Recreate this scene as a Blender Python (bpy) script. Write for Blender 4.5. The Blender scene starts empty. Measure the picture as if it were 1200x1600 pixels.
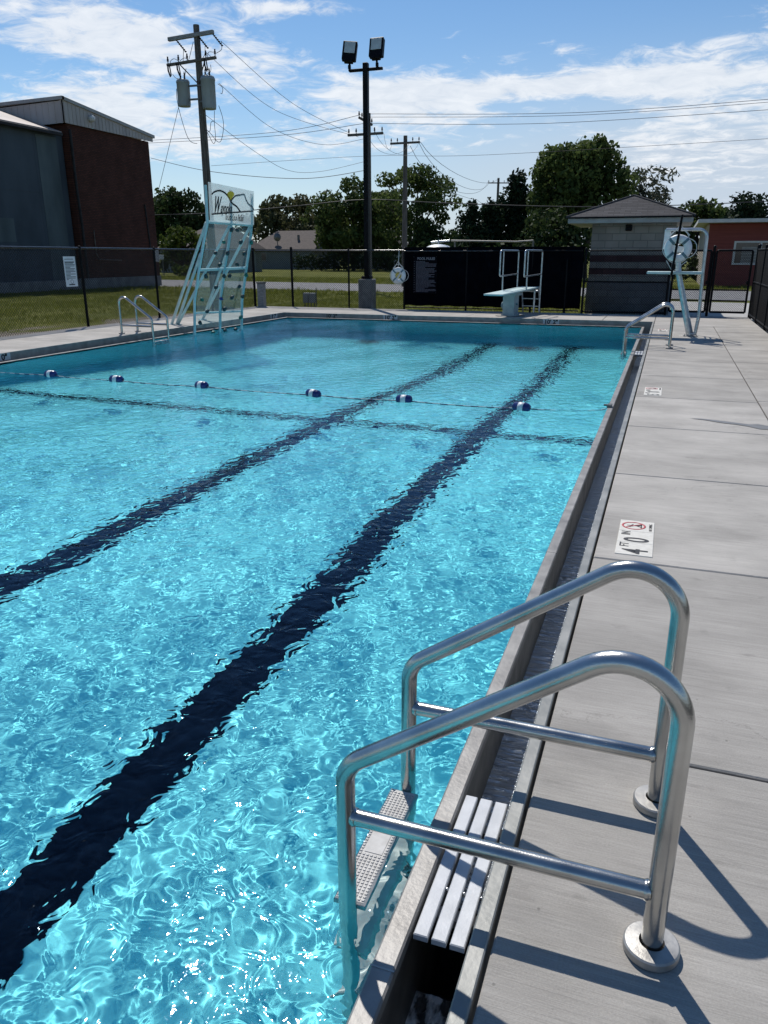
import bpy, math, random
import numpy as np
from mathutils import Vector, Matrix
random.seed(7)
SC = bpy.context.scene
COL = SC.collection
R = math.radians
PI = math.pi

# ------------------------------------------------------------------ camera geometry (eye at 1.65 m on the pool deck)
EYE = Vector((0, 0, 1.65))
PITCH, YAW, FPX = R(18.406), R(19.556), 1202.0
FWD = Vector((-math.sin(YAW) * math.cos(PITCH), math.cos(YAW) * math.cos(PITCH), -math.sin(PITCH)))
RGT = Vector((math.cos(YAW), math.sin(YAW), 0))
UPV = RGT.cross(FWD)

def ray(u, v):
    return FWD * FPX + RGT * (u - 600) - UPV * (v - 800)

def at(u, v, y):                       # the point of the place that the photograph shows at (u, v), at distance y along the pool
    d = ray(u, v)
    return EYE + d * (y / d.y)

# ------------------------------------------------------------------ mesh helpers
class MB:
    def __init__(s): s.v = []; s.f = []; s.m = []; s.sm = []
    def face(s, pts, mi=0, smooth=False):
        b = len(s.v); s.v += [tuple(p) for p in pts]; s.f.append(tuple(range(b, b + len(pts)))); s.m.append(mi); s.sm.append(smooth)
    def raw(s, v, f, mi=0, smooth=False):
        b = len(s.v); s.v += [tuple(p) for p in v]
        for q in f: s.f.append(tuple(b + i for i in q)); s.m.append(mi); s.sm.append(smooth)
        return s
    def box(s, a, b, mi=0, bev=0.0, rot=None, org=None):
        x0, y0, z0 = a; x1, y1, z1 = b
        if bev <= 0:
            v = [(x0, y0, z0), (x1, y0, z0), (x1, y1, z0), (x0, y1, z0), (x0, y0, z1), (x1, y0, z1), (x1, y1, z1), (x0, y1, z1)]
            f = [(3, 2, 1, 0), (4, 5, 6, 7), (0, 1, 5, 4), (1, 2, 6, 5), (2, 3, 7, 6), (3, 0, 4, 7)]
        else:
            c = bev
            def ring(xa, ya, xb, yb, z): return [(xa, ya, z), (xb, ya, z), (xb, yb, z), (xa, yb, z)]
            v = ring(x0 + c, y0 + c, x1 - c, y1 - c, z0) + ring(x0, y0, x1, y1, z0 + c) + ring(x0, y0, x1, y1, z1 - c) + ring(x0 + c, y0 + c, x1 - c, y1 - c, z1)
            f = [(3, 2, 1, 0), (12, 13, 14, 15)]
            for k in range(3):
                for i in range(4):
                    j = (i + 1) % 4; f.append((4 * k + i, 4 * k + j, 4 * k + 4 + j, 4 * k + 4 + i))
        if rot is not None:
            o = Vector(org if org else (0, 0, 0)); v = [o + rot @ (Vector(p) - o) for p in v]
        return s.raw(v, f, mi)
    def tube(s, pts, r, n=10, mi=0, caps=True, smooth=True):
        pts = [Vector(p) for p in pts]; rs = r if isinstance(r, (list, tuple)) else [r] * len(pts)
        d0 = (pts[1] - pts[0]).normalized()
        ref = Vector((0, 0, 1)) if abs(d0.z) < .9 else Vector((1, 0, 0))
        u = d0.cross(ref).normalized(); V = []
        for i, p in enumerate(pts):
            if i == 0: d = d0
            elif i == len(pts) - 1: d = (pts[i] - pts[i - 1]).normalized()
            else: d = ((pts[i + 1] - pts[i]).normalized() + (pts[i] - pts[i - 1]).normalized()).normalized()
            u = (u - d * u.dot(d)).normalized(); w = d.cross(u)
            for k in range(n):
                a = 2 * PI * k / n; V.append(p + (u * math.cos(a) + w * math.sin(a)) * rs[i])
        F = []
        for i in range(len(pts) - 1):
            for k in range(n):
                l = (k + 1) % n; F.append((i * n + k, i * n + l, i * n + n + l, i * n + n + k))
        s.raw(V, F, mi, smooth)
        if caps:
            s.face(V[:n][::-1], mi); s.face(V[-n:], mi)
        return s
    def lathe(s, prof, org=(0, 0, 0), axis='z', n=24, mi=0, mis=None, smooth=True):
        V = []; F = []; M = []
        for (r, h) in prof:
            for k in range(n):
                a = 2 * PI * k / n; x, y, z = r * math.cos(a), r * math.sin(a), h
                if axis == 'x': x, y, z = h, x, y
                elif axis == 'y': x, y, z = y, h, x
                V.append((x + org[0], y + org[1], z + org[2]))
        for i in range(len(prof) - 1):
            for k in range(n):
                l = (k + 1) % n; F.append((i * n + k, i * n + l, i * n + n + l, i * n + n + k)); M.append(mis[i] if mis else mi)
        b = len(s.v); s.v += V
        for q, mm in zip(F, M): s.f.append(tuple(b + i for i in q)); s.m.append(mm); s.sm.append(smooth)
        return s
    def prism(s, poly, d, mi=0):       # poly: 3-D outline, d: extrusion vector
        d = Vector(d); P = [Vector(p) for p in poly]; n = len(P)
        s.face(P[::-1], mi); s.face([p + d for p in P], mi)
        for i in range(n):
            j = (i + 1) % n; s.face([P[i], P[j], P[j] + d, P[i] + d], mi)
        return s
    def build(s, name, mats, parent=None, recalc=False):
        me = bpy.data.meshes.new(name); me.from_pydata(s.v, [], s.f)
        if not isinstance(mats, (list, tuple)): mats = [mats]
        for m in mats: me.materials.append(m)
        me.polygons.foreach_set('material_index', s.m); me.polygons.foreach_set('use_smooth', s.sm)
        if recalc:
            import bmesh
            bm = bmesh.new(); bm.from_mesh(me); bmesh.ops.remove_doubles(bm, verts=bm.verts, dist=1e-5)
            bmesh.ops.recalc_face_normals(bm, faces=bm.faces); bm.to_mesh(me); bm.free()
        me.update()
        o = bpy.data.objects.new(name, me); COL.objects.link(o)
        if parent: o.parent = parent
        return o

def np_mesh(name, V, Q, mat, parent=None, smooth=False, attr=None):
    V = np.asarray(V, np.float32); Q = np.asarray(Q, np.int32); k = Q.shape[1]
    me = bpy.data.meshes.new(name); me.vertices.add(len(V)); me.vertices.foreach_set('co', V.ravel())
    me.loops.add(Q.size); me.loops.foreach_set('vertex_index', Q.ravel()); me.polygons.add(len(Q))
    me.polygons.foreach_set('loop_start', np.arange(0, Q.size, k, dtype=np.int32)); me.polygons.foreach_set('loop_total', np.full(len(Q), k, np.int32))
    me.polygons.foreach_set('use_smooth', np.full(len(Q), smooth, bool))
    if attr is not None:
        a = me.attributes.new('tint', 'FLOAT', 'POINT'); a.data.foreach_set('value', np.asarray(attr, np.float32))
    me.materials.append(mat); me.update(); me.validate()
    o = bpy.data.objects.new(name, me); COL.objects.link(o)
    if parent: o.parent = parent
    return o

def tag(o, label=None, cat=None, group=None, kind=None):
    if label: o['label'] = label
    if cat: o['category'] = cat
    if group: o['group'] = group
    if kind: o['kind'] = kind
    return o
def thing(name, label, cat, loc=(0, 0, 0), rz=0, group=None):
    o = bpy.data.objects.new(name, None); COL.objects.link(o); o.empty_display_size = .2
    o.location = loc; o.rotation_euler = (0, 0, rz)
    return tag(o, label, cat, group)
def children(o): return [c for c in bpy.data.objects if c.parent == o]
def copy_tree(o, parent=None):
    c = o.copy(); COL.objects.link(c); c.parent = parent
    for ch in children(o): copy_tree(ch, c)
    return c
def fillet(pts, rad, n=8):
    P = [Vector(p) for p in pts]; out = [P[0]]
    for i in range(1, len(P) - 1):
        a = (P[i - 1] - P[i]); b = (P[i + 1] - P[i]); r = rad[i - 1] if isinstance(rad, (list, tuple)) else rad
        ang = a.angle(b); t = min(r / math.tan(ang / 2), a.length * .49, b.length * .49)
        p0 = P[i] + a.normalized() * t; p1 = P[i] + b.normalized() * t
        rr = t * math.tan(ang / 2); c = P[i] + (a.normalized() + b.normalized()).normalized() * (rr / math.sin(ang / 2))
        v0 = p0 - c; v1 = p1 - c; tot = v0.angle(v1)
        for k in range(n + 1):
            q = k / n
            w = (v0 * math.sin((1 - q) * tot) + v1 * math.sin(q * tot)) / math.sin(tot); out.append(c + w)
    out.append(P[-1]); return out

def text_mesh(name, body, size, mat, parent, M, sx=1.0, ext=.001, bold=0.0, align='LEFT'):
    cu = bpy.data.curves.new(name, 'FONT'); cu.body = body; cu.size = size; cu.extrude = ext; cu.offset = bold; cu.align_x = align
    ob = bpy.data.objects.new(name, cu); COL.objects.link(ob)
    bpy.context.view_layer.update()
    me = bpy.data.meshes.new_from_object(ob.evaluated_get(bpy.context.evaluated_depsgraph_get()))
    bpy.data.objects.remove(ob); bpy.data.curves.remove(cu)
    me.transform(M @ Matrix.Diagonal((sx, 1, 1, 1)))
    me.materials.clear(); me.materials.append(mat); me.name = name
    o = bpy.data.objects.new(name, me); COL.objects.link(o); o.parent = parent
    return o
def frame_matrix(o, xd, yd):           # origin, text x direction, text y direction
    xd = Vector(xd).normalized(); yd = Vector(yd).normalized(); zd = xd.cross(yd)
    return Matrix(((xd.x, yd.x, zd.x, o[0]), (xd.y, yd.y, zd.y, o[1]), (xd.z, yd.z, zd.z, o[2]), (0, 0, 0, 1)))

# ------------------------------------------------------------------ materials
def new_mat(n):
    m = bpy.data.materials.new(n); m.use_nodes = True; t = m.node_tree
    return m, t, t.nodes['Principled BSDF'], t.nodes, t.links
def noise_mat(name, c1, c2, scale=6, rough=.7, stretch=(1, 1, 1), bump=0.0, bscale=None, metal=0.0, detail=6, lo=.35, hi=.65, spec=.5, rvar=0.0, bstretch=None, extra=None):
    m, t, b, N, L = new_mat(name)
    tc = N.new('ShaderNodeTexCoord'); mp = N.new('ShaderNodeMapping'); mp.inputs['Scale'].default_value = stretch
    L.new(tc.outputs['Object'], mp.inputs[0])
    nz = N.new('ShaderNodeTexNoise'); nz.inputs['Scale'].default_value = scale; nz.inputs['Detail'].default_value = detail
    L.new(mp.outputs[0], nz.inputs['Vector'])
    rp = N.new('ShaderNodeValToRGB'); rp.color_ramp.elements[0].position = lo; rp.color_ramp.elements[1].position = hi
    rp.color_ramp.elements[0].color = (*c1, 1); rp.color_ramp.elements[1].color = (*c2, 1)
    L.new(nz.outputs['Fac'], rp.inputs[0]); L.new(rp.outputs[0], b.inputs['Base Color'])
    b.inputs['Roughness'].default_value = rough; b.inputs['Metallic'].default_value = metal; b.inputs['Specular IOR Level'].default_value = spec
    if rvar:
        mr = N.new('ShaderNodeMapRange'); mr.inputs['To Min'].default_value = max(0, rough - rvar); mr.inputs['To Max'].default_value = rough + rvar
        L.new(nz.outputs['Fac'], mr.inputs[0]); L.new(mr.outputs[0], b.inputs['Roughness'])
    if bump:
        n2 = N.new('ShaderNodeTexNoise'); n2.inputs['Scale'].default_value = bscale or scale * 4; n2.inputs['Detail'].default_value = 4
        if bstretch:
            m2 = N.new('ShaderNodeMapping'); m2.inputs['Scale'].default_value = bstretch; L.new(tc.outputs['Object'], m2.inputs[0]); L.new(m2.outputs[0], n2.inputs['Vector'])
        else: L.new(mp.outputs[0], n2.inputs['Vector'])
        bp = N.new('ShaderNodeBump'); bp.inputs['Strength'].default_value = bump; bp.inputs['Distance'].default_value = .01
        L.new(n2.outputs['Fac'], bp.inputs['Height']); L.new(bp.outputs[0], b.inputs['Normal'])
    return m

M = {}
M['steel'] = noise_mat('stainless_steel', (.40, .40, .39), (.54, .54, .52), 7, .22, (1, 1, 1), .07, 260, 1.0, rvar=.12, detail=10)
M['steel_cap'] = noise_mat('worn_steel_cap', (.30, .29, .275), (.44, .43, .41), 16, .45, (1, 1, 1), .08, 120, .6, rvar=.14)
M['steel_dull'] = noise_mat('dull_steel', (.17, .163, .155), (.33, .32, .305), 7, .5, (1, 1, 1), .15, 60, .25, rvar=.1, detail=10, lo=.3, hi=.7)
M['steel_dark'] = noise_mat('dark_steel', (.10, .10, .10), (.20, .20, .19), 7, .5, (1, 1, 1), .1, 40, .6)  # one dark steel tone for the gutter channel and assorted small fittings
M['galv'] = noise_mat('galvanised_tube', (.40, .43, .45), (.58, .61, .63), 14, .32, metal=.8, rvar=.08)
M['black_metal'] = noise_mat('black_coated_metal', (.003, .003, .004), (.007, .007, .009), 20, .5, spec=.12)
M['screen'] = noise_mat('black_windscreen_fabric', (.0016, .0018, .0034), (.003, .0034, .0060), 3, .9, (1, 1, 1), .3, 300, spec=.03)
M['white_plastic'] = noise_mat('white_plastic', (.66, .68, .69), (.78, .79, .79), 12, .4)
M['offwhite'] = noise_mat('ivory_tile', (.62, .59, .52), (.72, .69, .62), 30, .5, bump=.1, bscale=300)
M['grey_plastic'] = noise_mat('grey_tread_plastic', (.42, .41, .39), (.52, .51, .49), 25, .6, bump=.1, bscale=150)
M['slat'] = noise_mat('pale_grating', (.44, .46, .49), (.54, .56, .59), 14, .5, bump=.1, bscale=120)
M['ink'] = noise_mat('black_ink', (.012, .012, .014), (.02, .02, .022), 30, .6)
M['red_ink'] = noise_mat('red_ink', (.42, .05, .06), (.5, .08, .09), 30, .6)
M['rules_ink'] = noise_mat('grey_lettering', (.075, .068, .085), (.11, .10, .12), 30, .8)
M['rules_head'] = noise_mat('pale_lettering', (.16, .15, .17), (.20, .19, .21), 30, .8)
M['banner'] = noise_mat('dark_banner', (.003, .003, .005), (.005, .0045, .007), 5, .8, spec=.05)
M['sign_white'] = noise_mat('white_sign', (.58, .60, .62), (.66, .68, .70), 8, .5)
M['blue_plastic'] = noise_mat('navy_float', (.006, .018, .11), (.010, .028, .16), 15, .3)
M['wood_pole'] = noise_mat('weathered_pole', (.07, .06, .052), (.16, .14, .12), 5, .9, (6, 6, .35), .5, 20)
M['wood_grey'] = noise_mat('grey_timber', (.18, .18, .18), (.34, .34, .33), 5, .9, (1, 8, 8), .3, 20)
M['trans_can'] = noise_mat('transformer_paint', (.22, .25, .26), (.31, .34, .35), 3, .5, (1, 1, .5), rvar=.1)
M['wire'] = noise_mat('line_wire', (.02, .02, .022), (.05, .05, .055), 3, .6)
M['concrete_block'] = noise_mat('pole_footing', (.20, .20, .20), (.30, .30, .29), 6, .9, bump=.4, bscale=50)
M['mulch'] = noise_mat('dark_mulch', (.012, .010, .009), (.04, .032, .026), 25, .95, bump=.8, bscale=60)
M['asphalt'] = noise_mat('grey_road', (.14, .14, .145), (.22, .22, .22), 3, .9, bump=.4, bscale=90)
M['bark'] = noise_mat('bark', (.030, .024, .019), (.075, .062, .05), 4, .95, (5, 5, .6), .6, 14)
M['foundation'] = noise_mat('foundation', (.13, .13, .125), (.22, .215, .21), 2, .9, bump=.3, bscale=40)
M['roof_tan'] = noise_mat('tan_shingles', (.085, .070, .062), (.14, .115, .10), 4, .95, (1, 1, 3), .4, 40)
M['house_wall'] = noise_mat('siding', (.16, .18, .18), (.21, .23, .23), 2, .85, (.3, .3, 12), .3, 10)
M['glass_dark'] = noise_mat('dark_window', (.02, .024, .03), (.05, .06, .07), 1, .08)
M['trim'] = noise_mat('grey_trim', (.28, .28, .27), (.36, .36, .35), 3, .6)
M['trim_white'] = noise_mat('white_trim', (.50, .51, .50), (.60, .60, .59), 3, .6)
M['red_wall'] = noise_mat('red_siding', (.165, .036, .030), (.21, .048, .040), 2, .8, (.2, .2, 6), .2, 10)
M['tan_wall'] = noise_mat('tan_block', (.34, .30, .25), (.48, .43, .37), 3, .9, (1, 1, 2), .3, 20)
M['fascia_metal'] = noise_mat('tan_ribbed_metal', (.33, .30, .28), (.44, .405, .38), 1.2, .55, (1, 1, .3), rvar=.1)
M['grey_metal'] = noise_mat('dull_bluish_panel', (.030, .042, .056), (.070, .092, .114), .55, .6, (1, 1, .45), .1, 6, detail=9, lo=.3, hi=.7, spec=.2)
M['roof_metal'] = noise_mat('old_roof_metal', (.24, .19, .165), (.34, .28, .25), 2, .6, (1, .1, 1))
M['foam'] = noise_mat('white_water', (.03, .035, .04), (.82, .86, .88), 16, .12, (1.6, .7, 1), 1.0, 50, detail=7, lo=.47, hi=.60)
M['teal_frame'] = noise_mat('pale_aqua_tube', (.40, .56, .57), (.52, .66, .67), 6, .35)
M['hold_green'] = noise_mat('green_hold', (.005, .10, .075), (.010, .16, .12), 20, .5)
M['hold_dark'] = noise_mat('dark_hold', (.012, .03, .035), (.02, .05, .055), 20, .5)
M['hold_blue'] = noise_mat('blue_hold', (.008, .02, .13), (.015, .03, .2), 20, .5)
M['yellow'] = noise_mat('yellow_print', (.86, .50, .01), (.92, .56, .015), 20, .5)
M['board_blue'] = noise_mat('pale_aqua_board', (.38, .52, .52), (.48, .60, .60), 8, .6, bump=.2, bscale=150)
M['dive_grey'] = noise_mat('pale_grey_stand', (.24, .32, .34), (.33, .41, .43), 6, .5)
M['lens'] = noise_mat('lamp_lens', (.42, .44, .43), (.52, .54, .53), 4, .25)
M['strap'] = noise_mat('buoy_strap', (.09, .16, .19), (.13, .21, .24), 20, .7)
M['rope_white'] = noise_mat('white_rope', (.60, .60, .58), (.72, .72, .70), 60, .8)
M['lane_black'] = noise_mat('black_lane_paint', (.001, .002, .005), (.003, .005, .010), 4, .9, spec=.0)
M['drain'] = noise_mat('drain_cover', (.05, .06, .06), (.09, .10, .10), 8, .7)

def plaster():
    m, t, b, N, L = new_mat('pool_plaster')
    tc = N.new('ShaderNodeTexCoord'); nz = N.new('ShaderNodeTexNoise'); nz.inputs['Scale'].default_value = 1.3; nz.inputs['Detail'].default_value = 8
    L.new(tc.outputs['Object'], nz.inputs['Vector'])
    rp = N.new('ShaderNodeValToRGB'); rp.color_ramp.elements[0].position = .3; rp.color_ramp.elements[1].position = .7
    rp.color_ramp.elements[0].color = (.215, .75, .82, 1); rp.color_ramp.elements[1].color = (.245, .79, .85, 1)
    L.new(nz.outputs['Fac'], rp.inputs[0]); L.new(rp.outputs[0], b.inputs['Base Color']); b.inputs['Roughness'].default_value = .8
    b.inputs['Specular IOR Level'].default_value = .1
    return m
M['plaster'] = plaster()

def water_mat():
    m = bpy.data.materials.new('pool_water'); m.use_nodes = True; t = m.node_tree; N = t.nodes; L = t.links; N.clear()
    out = N.new('ShaderNodeOutputMaterial'); g = N.new('ShaderNodeBsdfRefraction'); g.inputs['IOR'].default_value = 1.333; g.inputs['Roughness'].default_value = 0
    gl = N.new('ShaderNodeBsdfGlossy'); gl.inputs['Roughness'].default_value = .035; gl.inputs['Color'].default_value = (.42, .58, .74, 1); fr = N.new('ShaderNodeFresnel'); fr.inputs['IOR'].default_value = 1.333; mx = N.new('ShaderNodeMixShader')
    g.inputs['Color'].default_value = (.93, 1, 1, 1)
    n2 = N.new('ShaderNodeTexNoise'); n2.inputs['Scale'].default_value = 30; n2.inputs['Detail'].default_value = 2; b2 = N.new('ShaderNodeBump'); b2.inputs['Strength'].default_value = .22; b2.inputs['Distance'].default_value = .006
    tc = N.new('ShaderNodeTexCoord'); mp = N.new('ShaderNodeMapping'); mp.inputs['Scale'].default_value = (1, 1, 1)
    nz = N.new('ShaderNodeTexNoise'); nz.inputs['Scale'].default_value = 10; nz.inputs['Detail'].default_value = 1.5; nz.inputs['Distortion'].default_value = 1.1
    bp = N.new('ShaderNodeBump'); bp.inputs['Strength'].default_value = .55; bp.inputs['Distance'].default_value = .016
    L.new(tc.outputs['Object'], mp.inputs[0]); L.new(mp.outputs[0], nz.inputs['Vector']); L.new(nz.outputs['Fac'], bp.inputs['Height'])
    L.new(bp.outputs[0], g.inputs['Normal']); L.new(mp.outputs[0], n2.inputs['Vector']); L.new(n2.outputs['Fac'], b2.inputs['Height']); L.new(bp.outputs[0], b2.inputs['Normal'])
    L.new(b2.outputs[0], gl.inputs['Normal']); L.new(bp.outputs[0], fr.inputs['Normal']); L.new(fr.outputs[0], mx.inputs[0]); L.new(g.outputs[0], mx.inputs[1]); L.new(gl.outputs[0], mx.inputs[2]); L.new(mx.outputs[0], out.inputs[0])
    return m
M['water'] = water_mat()

def concrete():
    m, t, b, N, L = new_mat('broom_finished_concrete')
    tc = N.new('ShaderNodeTexCoord'); at_ = N.new('ShaderNodeAttribute'); at_.attribute_name = 'tint'
    def nz(sc, st, det=6, off=(0, 0, 0)):
        mp = N.new('ShaderNodeMapping'); mp.inputs['Scale'].default_value = st; mp.inputs['Location'].default_value = off
        n = N.new('ShaderNodeTexNoise'); n.inputs['Scale'].default_value = sc; n.inputs['Detail'].default_value = det; n.inputs['Roughness'].default_value = .6
        L.new(tc.outputs['Object'], mp.inputs[0]); L.new(mp.outputs[0], n.inputs['Vector']); return n
    blot = nz(1.1, (1, 1.6, 1), 8); streak = nz(3, (.5, 22, 1), 6); broom = nz(6, (1.0, 50, 1), 4); grain = nz(170, (1, 1, 1), 3); spots = nz(5.5, (1, 1.8, 1), 5, (3, 7, 0))
    def mul(a, k, o):
        x = N.new('ShaderNodeMath'); x.operation = 'MULTIPLY_ADD'; L.new(a, x.inputs[0]); x.inputs[1].default_value = k; x.inputs[2].default_value = o; return x.outputs[0]
    def op(a, c, kind='MULTIPLY'):
        x = N.new('ShaderNodeMath'); x.operation = kind; L.new(a, x.inputs[0]); L.new(c, x.inputs[1]); return x.outputs[0]
    f = op(mul(blot.outputs['Fac'], 1.1, .45), mul(streak.outputs['Fac'], .42, .79))
    f = op(f, mul(broom.outputs['Fac'], .62, .69)); f = op(f, mul(grain.outputs['Fac'], .45, .775))
    sp = N.new('ShaderNodeMapRange'); sp.inputs['From Min'].default_value = .62; sp.inputs['From Max'].default_value = .74; sp.inputs['To Min'].default_value = 1; sp.inputs['To Max'].default_value = .78
    L.new(spots.outputs['Fac'], sp.inputs[0]); f = op(f, sp.outputs[0]); stain = nz(.9, (1, 1, 1), 9, (11, 2, 0)); st_ = N.new('ShaderNodeMapRange'); st_.inputs['From Min'].default_value = .56; st_.inputs['From Max'].default_value = .66; st_.inputs['To Min'].default_value = 1; st_.inputs['To Max'].default_value = .87; L.new(stain.outputs['Fac'], st_.inputs[0]); f = op(f, st_.outputs[0]); f = op(f, at_.outputs['Fac'])
    mx = N.new('ShaderNodeMix'); mx.data_type = 'RGBA'; mx.blend_type = 'MULTIPLY'; mx.inputs['Factor'].default_value = 1
    mx.inputs['A'].default_value = (.352, .333, .305, 1); cmb = N.new('ShaderNodeCombineColor')
    for i in range(3): L.new(f, cmb.inputs[i])
    L.new(cmb.outputs[0], mx.inputs['B']); L.new(mx.outputs['Result'], b.inputs['Base Color'])
    b.inputs['Roughness'].default_value = .88; b.inputs['Specular IOR Level'].default_value = .25
    vo = N.new('ShaderNodeTexVoronoi'); vo.feature = 'DISTANCE_TO_EDGE'; vo.inputs['Scale'].default_value = .55
    wd = N.new('ShaderNodeVectorMath'); wd.operation = 'MULTIPLY_ADD'; wn = N.new('ShaderNodeTexNoise'); wn.inputs['Scale'].default_value = 2.2; wn.inputs['Detail'].default_value = 9; wn.inputs['Roughness'].default_value = .7; L.new(tc.outputs['Object'], wn.inputs['Vector'])
    L.new(wn.outputs['Color'], wd.inputs[0]); wd.inputs[1].default_value = (.9, .9, 0); L.new(tc.outputs['Object'], wd.inputs[2]); L.new(wd.outputs[0], vo.inputs['Vector'])
    ck = N.new('ShaderNodeMapRange'); ck.inputs['From Min'].default_value = .0012; ck.inputs['From Max'].default_value = .004; ck.inputs['To Min'].default_value = .78; ck.inputs['To Max'].default_value = 1; L.new(vo.outputs['Distance'], ck.inputs[0])
    cm = N.new('ShaderNodeMapRange'); cm.inputs['From Min'].default_value = .50; cm.inputs['From Max'].default_value = .58; L.new(nz(.45, (1, 1, 1), 3, (5, 8, 0)).outputs['Fac'], cm.inputs[0])
    cx_ = N.new('ShaderNodeMix'); cx_.data_type = 'FLOAT'; L.new(cm.outputs[0], cx_.inputs['Factor']); cx_.inputs['A'].default_value = 1; L.new(ck.outputs[0], cx_.inputs['B'])
    pit = N.new('ShaderNodeTexVoronoi'); pit.inputs['Scale'].default_value = 9; L.new(tc.outputs['Object'], pit.inputs['Vector']); pr = N.new('ShaderNodeMapRange'); pr.inputs['From Min'].default_value = .025; pr.inputs['From Max'].default_value = .055; pr.inputs['To Min'].default_value = .62; pr.inputs['To Max'].default_value = 1; L.new(pit.outputs['Distance'], pr.inputs[0])
    fin = op(cx_.outputs['Result'], pr.outputs[0]); m8 = N.new('ShaderNodeMix'); m8.data_type = 'RGBA'; m8.blend_type = 'MULTIPLY'; m8.inputs['Factor'].default_value = 1; L.new(mx.outputs['Result'], m8.inputs['A']); c8 = N.new('ShaderNodeCombineColor')
    for i in range(3): L.new(fin, c8.inputs[i])
    L.new(c8.outputs[0], m8.inputs['B']); L.new(m8.outputs['Result'], b.inputs['Base Color'])
    bp = N.new('ShaderNodeBump'); bp.inputs['Strength'].default_value = .35; bp.inputs['Distance'].default_value = .004
    h = op(broom.outputs['Fac'], grain.outputs['Fac'], 'ADD'); L.new(h, bp.inputs['Height']); L.new(bp.outputs[0], b.inputs['Normal'])
    return m
M['concrete'] = concrete()

def gutter_water():
    m, t, b, N, L = new_mat('thin_gutter_flow')
    b.inputs['Base Color'].default_value = (.54, .57, .61, 1); b.inputs['Metallic'].default_value = .5; b.inputs['Roughness'].default_value = .26
    tc = N.new('ShaderNodeTexCoord'); mp = N.new('ShaderNodeMapping'); mp.inputs['Scale'].default_value = (.9, 5, 1); mp.inputs['Rotation'].default_value = (0, 0, .06)
    nz = N.new('ShaderNodeTexNoise'); nz.inputs['Scale'].default_value = 7; nz.inputs['Detail'].default_value = 4; nz.inputs['Distortion'].default_value = .8
    bp = N.new('ShaderNodeBump'); bp.inputs['Strength'].default_value = 1.0; bp.inputs['Distance'].default_value = .06
    L.new(tc.outputs['Object'], mp.inputs[0]); L.new(mp.outputs[0], nz.inputs['Vector']); L.new(nz.outputs['Fac'], bp.inputs['Height']); L.new(bp.outputs[0], b.inputs['Normal'])
    return m
M['gutter_water'] = gutter_water()

def brick_mat(name, c1, c2, mortar, w, h, axis, msize=.012, rough=.9, bump=.5, var=.5):
    m, t, b, N, L = new_mat(name)
    tc = N.new('ShaderNodeTexCoord'); sp = N.new('ShaderNodeSeparateXYZ'); cb = N.new('ShaderNodeCombineXYZ')
    L.new(tc.outputs['Object'], sp.inputs[0]); L.new(sp.outputs['Y' if axis == 'x' else 'X'], cb.inputs[0]); L.new(sp.outputs['Z'], cb.inputs[1])
    br = N.new('ShaderNodeTexBrick'); br.inputs['Scale'].default_value = 1; br.inputs['Brick Width'].default_value = w; br.inputs['Row Height'].default_value = h
    br.inputs['Mortar Size'].default_value = msize; br.inputs['Color1'].default_value = (*c1, 1); br.inputs['Color2'].default_value = (*c2, 1); br.inputs['Mortar'].default_value = (*mortar, 1)
    L.new(cb.outputs[0], br.inputs['Vector'])
    nz = N.new('ShaderNodeTexNoise'); nz.inputs['Scale'].default_value = 1.1; nz.inputs['Detail'].default_value = 8; L.new(tc.outputs['Object'], nz.inputs['Vector'])
    mr = N.new('ShaderNodeMapRange'); mr.inputs['To Min'].default_value = 1 - var; mr.inputs['To Max'].default_value = 1 + var; L.new(nz.outputs['Fac'], mr.inputs[0])
    mx = N.new('ShaderNodeMix'); mx.data_type = 'RGBA'; mx.blend_type = 'MULTIPLY'; mx.inputs['Factor'].default_value = 1
    L.new(br.outputs['Color'], mx.inputs['A']); L.new(mr.outputs[0], mx.inputs['B']); L.new(mx.outputs['Result'], b.inputs['Base Color'])
    b.inputs['Roughness'].default_value = rough; b.inputs['Specular IOR Level'].default_value = .2
    bp = N.new('ShaderNodeBump'); bp.inputs['Strength'].default_value = bump; bp.inputs['Distance'].default_value = .01; bp.invert = True
    L.new(br.outputs['Fac'], bp.inputs['Height']); L.new(bp.outputs[0], b.inputs['Normal'])
    return m
M['brick'] = brick_mat('dark_red_brick', (.066, .026, .019), (.098, .037, .026), (.028, .018, .016), .24, .085, 'x')
M['cmu'] = brick_mat('split_face_block', (.215, .20, .18), (.27, .25, .225), (.165, .155, .14), .42, .21, 'y', .012)
M['cmu_band'] = brick_mat('maroon_block', (.060, .032, .034), (.080, .042, .044), (.045, .03, .03), .42, .21, 'y', .012)
M['shingle'] = brick_mat('grey_shingles', (.055, .053, .056), (.09, .086, .09), (.035, .034, .036), .32, .055, 'y', .006)

def leaf_mat(name, dark, light, trans=.25):
    m = bpy.data.materials.new(name); m.use_nodes = True; t = m.node_tree; N = t.nodes; L = t.links; N.clear()
    out = N.new('ShaderNodeOutputMaterial'); d = N.new('ShaderNodeBsdfPrincipled'); tr = N.new('ShaderNodeBsdfTranslucent'); mx = N.new('ShaderNodeMixShader')
    a = N.new('ShaderNodeAttribute'); a.attribute_name = 'tint'; rp = N.new('ShaderNodeValToRGB')
    rp.color_ramp.elements[0].color = (*dark, 1); rp.color_ramp.elements[1].color = (*light, 1)
    L.new(a.outputs['Fac'], rp.inputs[0]); L.new(rp.outputs[0], d.inputs['Base Color']); L.new(rp.outputs[0], tr.inputs['Color'])
    d.inputs['Roughness'].default_value = .6; d.inputs['Specular IOR Level'].default_value = .06; mx.inputs[0].default_value = trans
    L.new(d.outputs[0], mx.inputs[1]); L.new(tr.outputs[0], mx.inputs[2]); L.new(mx.outputs[0], out.inputs[0])
    return m
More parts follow.
